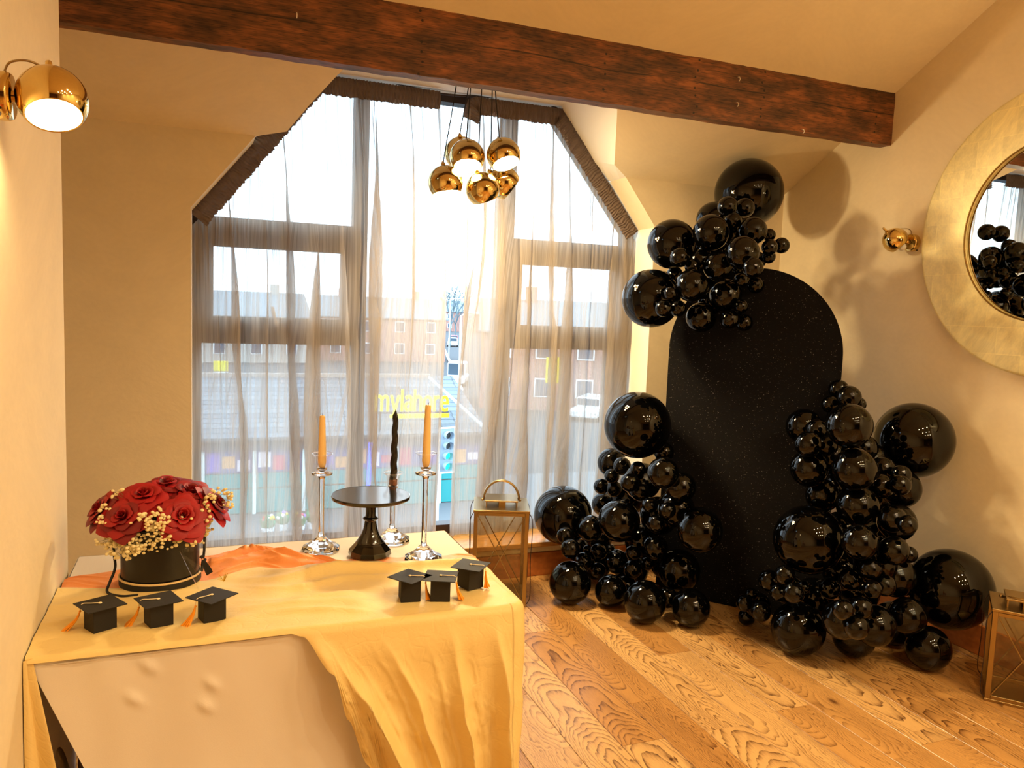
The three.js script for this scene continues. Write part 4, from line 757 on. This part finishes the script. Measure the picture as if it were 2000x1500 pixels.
// ---------------------------------------------------------------- round gold mirror on the right wall
{
  const t = thing('round_mirror', 'round wall mirror with a wide flat gold leaf frame', 'mirror', [XR, 1.98, -2.36]);
  const leaf = tex(512, 512, (u, v) => { const gx = Math.floor(u * 9), gy = Math.floor(v * 9 + 0.5 * (gx % 2)), patch = 0.02 * Math.sin(gx * 12.9 + gy * 78.2), seam = Math.min((u * 9) % 1, (v * 9 + 0.5 * (gx % 2)) % 1) < 0.02 ? 0.05 : 0, rub = 0.035 * tile(u, v, 3, 2) + 0.025 * tile(u, v, 11, 7), k = 1 + patch + seam + rub; return [240 * k, 224 * k, 162 * k]; });
  const ring = lathe([[0.4, 0.004], [0.4, 0.026], [0.404, 0.03], [0.52, 0.034], [0.63, 0.03], [0.641, 0.026], [0.643, 0.02], [0.643, 0.0], [0.4, 0.0]], 160);
  const p = ring.attributes.position, uv = ring.attributes.uv; for (let i = 0; i < p.count; i++) uv.setXY(i, p.getX(i) * 0.9 + 0.5, p.getZ(i) * 0.9 + 0.5);
  ring.rotateZ(Math.PI / 2);
  mesh('gold_frame', ring, std(0xffffff, 0.42, { map: leaf, metalness: 0.2 }), t);
  const g = lathe([[0.0005, 0.012], [0.395, 0.012], [0.399, 0.01], [0.399, 0.004], [0.0005, 0.004]], 128); g.rotateZ(Math.PI / 2);
  mesh('mirror_glass', g, std(0xeef2f0, 0.012, { metalness: 1 }), t);
  mesh('beading', (() => { const q = new THREE.TorusGeometry(0.4, 0.004, 8, 128); q.rotateY(Math.PI / 2); q.translate(-0.028, 0, 0); return q; })(), std(0x7a5a22, 0.35, { metalness: 0.8 }), t);
}
// ---------------------------------------------------------------- the street outside, two floors down
const GY = -5.15;
{
  const asphalt = std(0x575c62, 0.9, { map: tex(256, 256, (u, v) => { const k = 225 + 18 * tile(u, v, 6) + 12 * tile(u, v, 22, 4); return [k, k, k]; }, true, [60, 60]) });
  const road = new THREE.PlaneGeometry(500, 420); road.rotateX(-Math.PI / 2); road.translate(20, GY - 0.12, -216);
  struct(mesh('street', road, asphalt), 'grey road and street seen below through the window');
  struct(mesh('pavement', box(-14, 22, GY - 0.12, GY, -29, -21.2), std(0x6e7377, 0.85, { bumpMap: plasterBump, bumpScale: 0.002 })), 'pale pavement before the shop');
  const kerb = (x0, z0, x1, z1) => { const g = box(-0.15, 0.15, 0, 0.14, 0, Math.hypot(x1 - x0, z1 - z0)); g.rotateY(Math.atan2(x1 - x0, z1 - z0)); g.translate(x0, GY - 0.12, z0); return g; };
  struct(mesh('kerb', kerb(19.5, -60, 44, -150), std(0xe3e6e6, 0.8)), 'white kerb along the far road');
}
const brickTex = tex(256, 256, (u, v) => { const r = Math.floor(v * 24), x = (u * 12 + (r % 2) * 0.5) % 1, y = (v * 24) % 1, m = x < 0.06 || y < 0.12, k = 1 + 0.14 * Math.sin(r * 12.9 + Math.floor(u * 12 + (r % 2) * 0.5) * 78.2); return m ? [176, 168, 160] : [168 * k, 122 * k, 112 * k]; });
{
  const t = thing('shop_building', 'low shop with a grey slate roof and turquoise front across the street', 'building', [0, GY, -25]);
  const x0 = -9, x1 = 9.1, wall = std(0xffffff, 0.85, { map: brickTex });
  const w = metre(box(x0, x1 - 0.15, 0, 2.45, -7.5, -0.35), 0.35); mesh('wall', w, wall, t);
  const slates = [0x6b757f, 0x636d77, 0x737c84].map((c) => std(c, 0.6, { map: tex(512, 32, (u, v) => { const s = (u * 34) % 1 < 0.05 ? 0.62 : 1, k = s * (1 + 0.09 * Math.sin(Math.floor(u * 34) * 12.9) + 0.05 * N2(u * 80, v * 4)); return [235 * k, 238 * k, 242 * k]; }) }));
  const N = 14, run = 4.4, rise = 1.5;
  mesh('roof_deck', (() => { const g = box(x0 - 0.2, x1, -0.06, 0, 0, Math.hypot(run, rise)); g.rotateX(Math.PI + Math.atan2(rise, run)); g.translate(0, 2.42, 0.15); return g; })(), std(0x4a5058, 0.9), t);
  for (let i = 0; i < N; i++) { const g = new THREE.BoxGeometry(x1 - x0 + 0.2, 0.035, Math.hypot(run, rise) / N * 1.12); g.translate((x0 + x1 - 0.2) / 2, 0, 0); const p = g.attributes.uv; for (let q = 0; q < p.count; q++) p.setX(q, p.getX(q) + i * 0.013 + (i % 2) * 0.0147); g.rotateX(Math.atan2(rise, run) - 0.03); g.translate(0, 2.47 + rise * (i + 0.5) / N, 0.15 - run * (i + 0.5) / N); mesh('slate_course', g, slates[i % 3], t); }
  mesh('roof_verge', (() => { const g = rod(V(x1, 2.44, 0.2), V(x1 - 1.0, 2.44 + rise, 0.15 - run), 0.09, 8); return g; })(), std(0xaab2b6, 0.7), t);
  mesh('ridge', box(x0 - 0.2, x1 - 0.9, 2.42 + rise, 2.56 + rise, -run, -run + 0.3), std(0x9a8f88, 0.8), t);
  mesh('gutter', rod(V(x0 - 0.2, 2.4, 0.22), V(x1, 2.4, 0.22), 0.07, 10), std(0x3a4048, 0.6), t);
  mesh('fascia_board', box(x0, x1 - 0.1, 2.05, 2.38, -0.33, -0.05), std(0x465060, 0.6), t);
  const teal = std(0x2a8f90, 0.5), dim = std(0x6a6f98, 0.25), post = [std(0xc8536f, 0.6), std(0x7d6bc0, 0.6), std(0xe3d6df, 0.6), std(0x52689c, 0.6), std(0xd8a070, 0.6)];
  let k = 0;
  for (let x = x0; x < x1 - 0.5; x += 1.5) {
    mesh('stall_riser', rbox(x + 0.05, x + 1.45, 0.02, 0.78, -0.35, -0.26, 0.02), teal, t); mesh('stall_riser', rbox(x + 0.05, x + 1.45, 0.82, 1.28, -0.35, -0.26, 0.02), teal, t);
    mesh('shop_window', box(x + 0.06, x + 1.44, 1.3, 2.05, -0.345, -0.3), dim, t);
    for (let i = 0; i < 3; i++) mesh('poster', box(x + 0.12 + i * 0.44, x + 0.5 + i * 0.44, 1.36 + 0.1 * (k % 2), 1.95 - 0.12 * (k % 3), -0.3, -0.29), post[(k++ * 7 + i) % 5], t);
    mesh('pilaster', rbox(x - 0.05, x + 0.06, 0, 2.06, -0.35, -0.18, 0.02), std(0xdfeceb, 0.6), t);
  }
}
const font = await new FontLoader().loadAsync('fonts/droid/droid_sans_regular.typeface.json');
{
  const t = thing('shop_sign', 'glowing yellow letter sign standing on the slate roof, read through the left curtain', 'sign', [5.17, GY + 3.0, -25.05]);
  const glow = std(0xffe800, 0.5, { emissive: new THREE.Color().setRGB(1, 0.86, 0.0), emissiveIntensity: 2.4 });
  let x = 0;
  for (const ch of 'mylahore') {
    const g = new TextGeometry(ch, { font, size: 0.66, depth: 0.06, curveSegments: 6, bevelEnabled: true, bevelSize: 0.018, bevelThickness: 0.01, bevelSegments: 1 }); g.scale(0.68, 1, 1); g.computeBoundingBox(); const b = g.boundingBox; g.translate(x - b.min.x, 0.24, 0); g.rotateZ(-0.012);
    mesh('letter', g, glow, t); x += b.max.x - b.min.x + 0.03;
  }
  mesh('underline', box(0.72, x, -0.02, 0.12, 0, 0.05), glow, t);
  mesh('sign_rail', [box(0, x, 0.14, 0.17, -0.05, -0.01), box(0.2, 0.24, -0.4, 0.2, -0.06, -0.02), box(x - 0.3, x - 0.26, -0.4, 0.2, -0.06, -0.02)], M.frame, t);
}
{
  const t = thing('neon_tube', 'upright blue neon tube on the shop front, left of the black candle', 'neon light', [4.97, -4.5, -24.72]);
  mesh('tube', rod(V(0, 0, 0), V(0.05, 1.6, 0), 0.07, 12), std(0x2a40ff, 0.3, { emissive: new THREE.Color().setRGB(0.05, 0.12, 1), emissiveIntensity: 6 }), t);
  mesh('bracket', [box(-0.06, 0.06, 0.2, 0.26, -0.24, 0), box(-0.02, 0.1, 1.35, 1.41, -0.24, 0)], M.frame, t);
}
{
  const t = thing('traffic_light', 'grey traffic light with hooded lamps and a white-edged board showing green', 'traffic light', [6.2, GY, -20.6], 0.15);
  mesh('pole', rod(V(-0.12, 0, 0), V(-0.12, 2.35, 0), 0.045, 12), std(0xdfeaec, 0.5), t);
  mesh('backing_board', rbox(-0.12, 0.36, 2.08, 3.34, -0.06, -0.02, 0.01), std(0x8d9aa6, 0.6), t);
  const s = shapeOf([[-0.14, 2.06], [0.38, 2.06], [0.38, 3.36], [-0.14, 3.36]]); s.holes.push(new THREE.Path([[-0.1, 2.1], [0.34, 2.1], [0.34, 3.32], [-0.1, 3.32]].map((p) => new THREE.Vector2(...p))));
  mesh('white_border', new THREE.ExtrudeGeometry(s, { depth: 0.03, bevelEnabled: false }).translate(0, 0, -0.03), std(0xf4fafa, 0.5), t);
  [3.14, 2.85, 2.56, 2.27].forEach((y, i) => {
    const h = new THREE.CylinderGeometry(0.125, 0.115, 0.22, 20, 1, true, Math.PI * 0.15, Math.PI * 1.7); h.rotateX(Math.PI / 2); h.translate(0.12, y, 0.1); mesh('hood', h, std(0x9fb0bf, 0.5, { side: THREE.DoubleSide }), t);
    const l = new THREE.CylinderGeometry(0.1, 0.1, 0.02, 20); l.rotateX(Math.PI / 2); l.translate(0.12, y, 0.0); mesh('lamp_lens', l, i > 1 ? std(0x10d0a0, 0.3, { emissive: new THREE.Color().setRGB(0, 0.75, 0.5), emissiveIntensity: 1.2 }) : std(0x1c2226, 0.3), t);
  });
}
function house(label, [x, z], turn, w, d, h, rise, wallMat, cols) {
  const t = thing('house', label, 'house', [x, GY - 0.12, z], turn);
  mesh('wall', metre(box(-w / 2, w / 2, 0, h, -d, 0), 0.35), wallMat, t);
  const roof = new THREE.ExtrudeGeometry(shapeOf([[0.35, h], [-d / 2, h + rise], [-d - 0.35, h], [-d - 0.35, h - 0.12], [0.35, h - 0.12]]), { depth: w + 0.5, bevelEnabled: false }); roof.rotateY(-Math.PI / 2); roof.translate(w / 2 + 0.25, 0, 0);
  mesh('roof', roof, std(0x828b92, 0.8), t);
  for (let i = 0; i < cols; i++) for (const y of [0.9, 3.5]) { if (y + 1.3 > h) continue; const a = -w / 2 + w * (i + 0.5) / cols; const f = mesh('window', rbox(a - 0.6, a + 0.6, y, y + 1.3, -0.05, 0.05, 0.02), std(0xeef0f0, 0.6), t); mesh('window_glass', box(a - 0.5, a + 0.5, y + 0.1, y + 1.2, 0.045, 0.06), std(0x59687a, 0.15), f); }
  for (const s of [-0.3, 0.3]) mesh('chimney', metre(box(w * s - 0.4, w * s + 0.4, h + rise - 0.6, h + rise + 0.9, -d / 2 - 0.4, -d / 2 + 0.4), 0.35), wallMat, t);
}
const redBrick = std(0xffffff, 0.9, { map: brickTex }), render1 = std(0xb9b2aa, 0.9);
house('red brick terrace with white windows seen through the right curtain', [25.5, -47], -0.35, 17, 7, 5.3, 2.2, redBrick, 6);
house('pale house far behind the left curtain, nearest the left jamb', [3.5, -88], 0.1, 15, 8, 5.0, 2.6, render1, 4);
house('red brick house far behind the left curtain, beside the mullion', [20, -92], -0.05, 15, 8, 5.2, 2.4, redBrick, 4);
house('small far brick house closing the road in the middle gap', [68, -205], -0.3, 26, 9, 5.4, 3, redBrick, 5);
function tree(label, [x, z], h, spread, levels) {
  const t = thing('tree', label, 'tree', [x, GY - 0.1, z]);
  const list = [];
  const grow = (a, dir, len, r, n) => { const b = a.clone().addScaledVector(dir, len); list.push(rod(a, b, r, 5)); if (!n) return; for (let i = 0; i < 3; i++) grow(a.clone().lerp(b, ran(0.7, 1)), dir.clone().add(V(ran(-1, 1) * spread, ran(-0.1, 0.5), ran(-1, 1) * spread)).normalize(), len * ran(0.6, 0.8), r * 0.62, n - 1); };
  grow(V(0, 0, 0), V(0, 1, 0), h * 0.36, h * 0.016, levels);
  const bark = std(0x6d7f86, 0.9);
  mesh('trunk', list.shift(), bark, t); mesh('branches', list, bark, t);
}
tree('bare winter tree far up the road in the middle gap', [38.5, -126], 11.5, 0.75, 5);
tree('bare tree far behind the right side of the middle gap', [47, -150], 10, 0.9, 5);
function car(label, [x, z], turn, c, hgt) {
  const t = thing('car', label, 'car', [x, GY - 0.12, z], turn), paint = std(c, 0.3, { clearcoat: 0.6 });
  mesh('body', rbox(-0.88, 0.88, 0.25, 0.85, -2.1, 2.1, 0.16, 4), paint, t); mesh('cabin', rbox(-0.78, 0.78, 0.8, hgt, -1.6, 0.9, 0.18, 4), paint, t);
  mesh('windscreen', rbox(-0.7, 0.7, 0.92, hgt - 0.1, 0.86, 0.93, 0.03), std(0x4a5a68, 0.1), t);
  for (const sx of [-1, 1]) { for (const sz of [-1.35, 1.35]) { const w = new THREE.CylinderGeometry(0.31, 0.31, 0.2, 20); w.rotateZ(Math.PI / 2); w.translate(sx * 0.8, 0.31, sz); mesh('wheel', w, std(0x20242a, 0.7), t); } mesh('headlight', rbox(sx * 0.6 - 0.18, sx * 0.6 + 0.18, 0.55, 0.72, 2.05, 2.13, 0.03), std(0xffffff, 0.2), t); }
}
car('white van parked nearest in the middle gap', [20.8, -65.5], -0.4, 0xf2f6f8, 2.0);
car('white car farther up the road in the middle gap', [40, -129], -0.3, 0xf2f6f8, 1.5);
car('red car farthest up the road in the middle gap', [43.2, -139], -0.3, 0xc8485a, 1.5);
car('white car in the street behind the right curtain', [23.2, -44.5], -0.7, 0xf4f6f6, 1.45);
{
  const post = (label, x, z, h, c) => { const t = thing('lamp_post', label, 'street lamp', [x, GY - 0.12, z]); mesh('post', rod(V(0, 0, 0), V(0, h, 0), 0.09, 10), std(c, 0.5), t); mesh('arm', tube([V(0, h - 0.05, 0), V(0.3, h + 0.2, 0.1), V(1.1, h + 0.25, 0.3)], 0.05, 12, 6), std(c, 0.5), t); mesh('lantern_head', rbox(0.9, 1.5, h + 0.16, h + 0.3, 0.15, 0.45, 0.04), std(0xdfe6e8, 0.4), t); };
  post('tall pale street lamp at the right side of the middle gap', 19.4, -60.5, 6.1, 0xd8e6ea); post('tall pale street lamp farther up the road', 30.2, -99, 7.6, 0xd8e6ea);
  const s = thing('road_sign', 'small yellow board in the street behind the right curtain', 'sign', [20.2, GY, -44]); mesh('board', rbox(-0.5, 0.5, 2.2, 3.8, -0.05, 0.05, 0.03), std(0xffe21a, 0.5), s); mesh('post', rod(V(0, 0, -0.1), V(0, 3.7, -0.1), 0.05, 8), std(0x9aa4a8, 0.5), s);
  const y = thing('road_sign', 'small yellow and white board far behind the left curtain', 'sign', [1.35, GY, -66]); mesh('board', rbox(-0.55, 0.55, 0.9, 1.7, -0.05, 0.05, 0.03), std(0xfff01a, 0.5), y); mesh('board', rbox(-0.55, 0.55, 0.1, 0.85, -0.05, 0.05, 0.03), std(0xf4f4f4, 0.5), y); mesh('post', rod(V(0, -0.1, -0.1), V(0, 1.6, -0.1), 0.05, 8), std(0x9aa4a8, 0.5), y);
}
{
  // flower stall on the pavement under the left half of the window
  const tubC = std(0xe8ecee, 0.5), cols = [std(0xf2d43a, 0.7), std(0xe05a78, 0.7), std(0xf6f2ea, 0.7), std(0x9a7bd0, 0.7), std(0xd8383a, 0.7)], green = std(0x4f8a6a, 0.8);
  for (let i = 0; i < 4; i++) {
    const t = thing('flower_tub', ['white tub of yellow and pink flowers, leftmost on the pavement', 'white tub of mixed flowers, second from the left on the pavement', 'white tub of flowers, third from the left on the pavement', 'white tub of flowers, rightmost on the pavement'][i], 'planter', [1.7 + i * 0.42, GY, -22.4 - 0.3 * (i % 2)]);
    mesh('tub', lathe([[0.0005, 0], [0.13, 0], [0.18, 0.34], [0.19, 0.36], [0.16, 0.35], [0.0005, 0.33]], 24), tubC, t); mesh('leaves', (() => { const g = new THREE.IcosahedronGeometry(0.2, 2); const p = g.attributes.position; for (let q = 0; q < p.count; q++) { const k = 1 + 0.25 * N3(p.getX(q) * 9, p.getY(q) * 9, p.getZ(q) * 9 + i); p.setXYZ(q, p.getX(q) * k, p.getY(q) * k, p.getZ(q) * k); } g.translate(0, 0.5, 0); g.computeVertexNormals(); return g; })(), green, t);
    for (let j = 0; j < 9; j++) { const a = ran(0, 6.28), r = ran(0.02, 0.19); const b = mesh('bloom', new THREE.IcosahedronGeometry(0.06, 1).translate(r * Math.sin(a), 0.62 + ran(-0.06, 0.1) - r * 0.3, r * Math.cos(a) + 0.05), cols[(i + j * 2) % 5], t); }
  }
}
renderer.render(scene, camera);
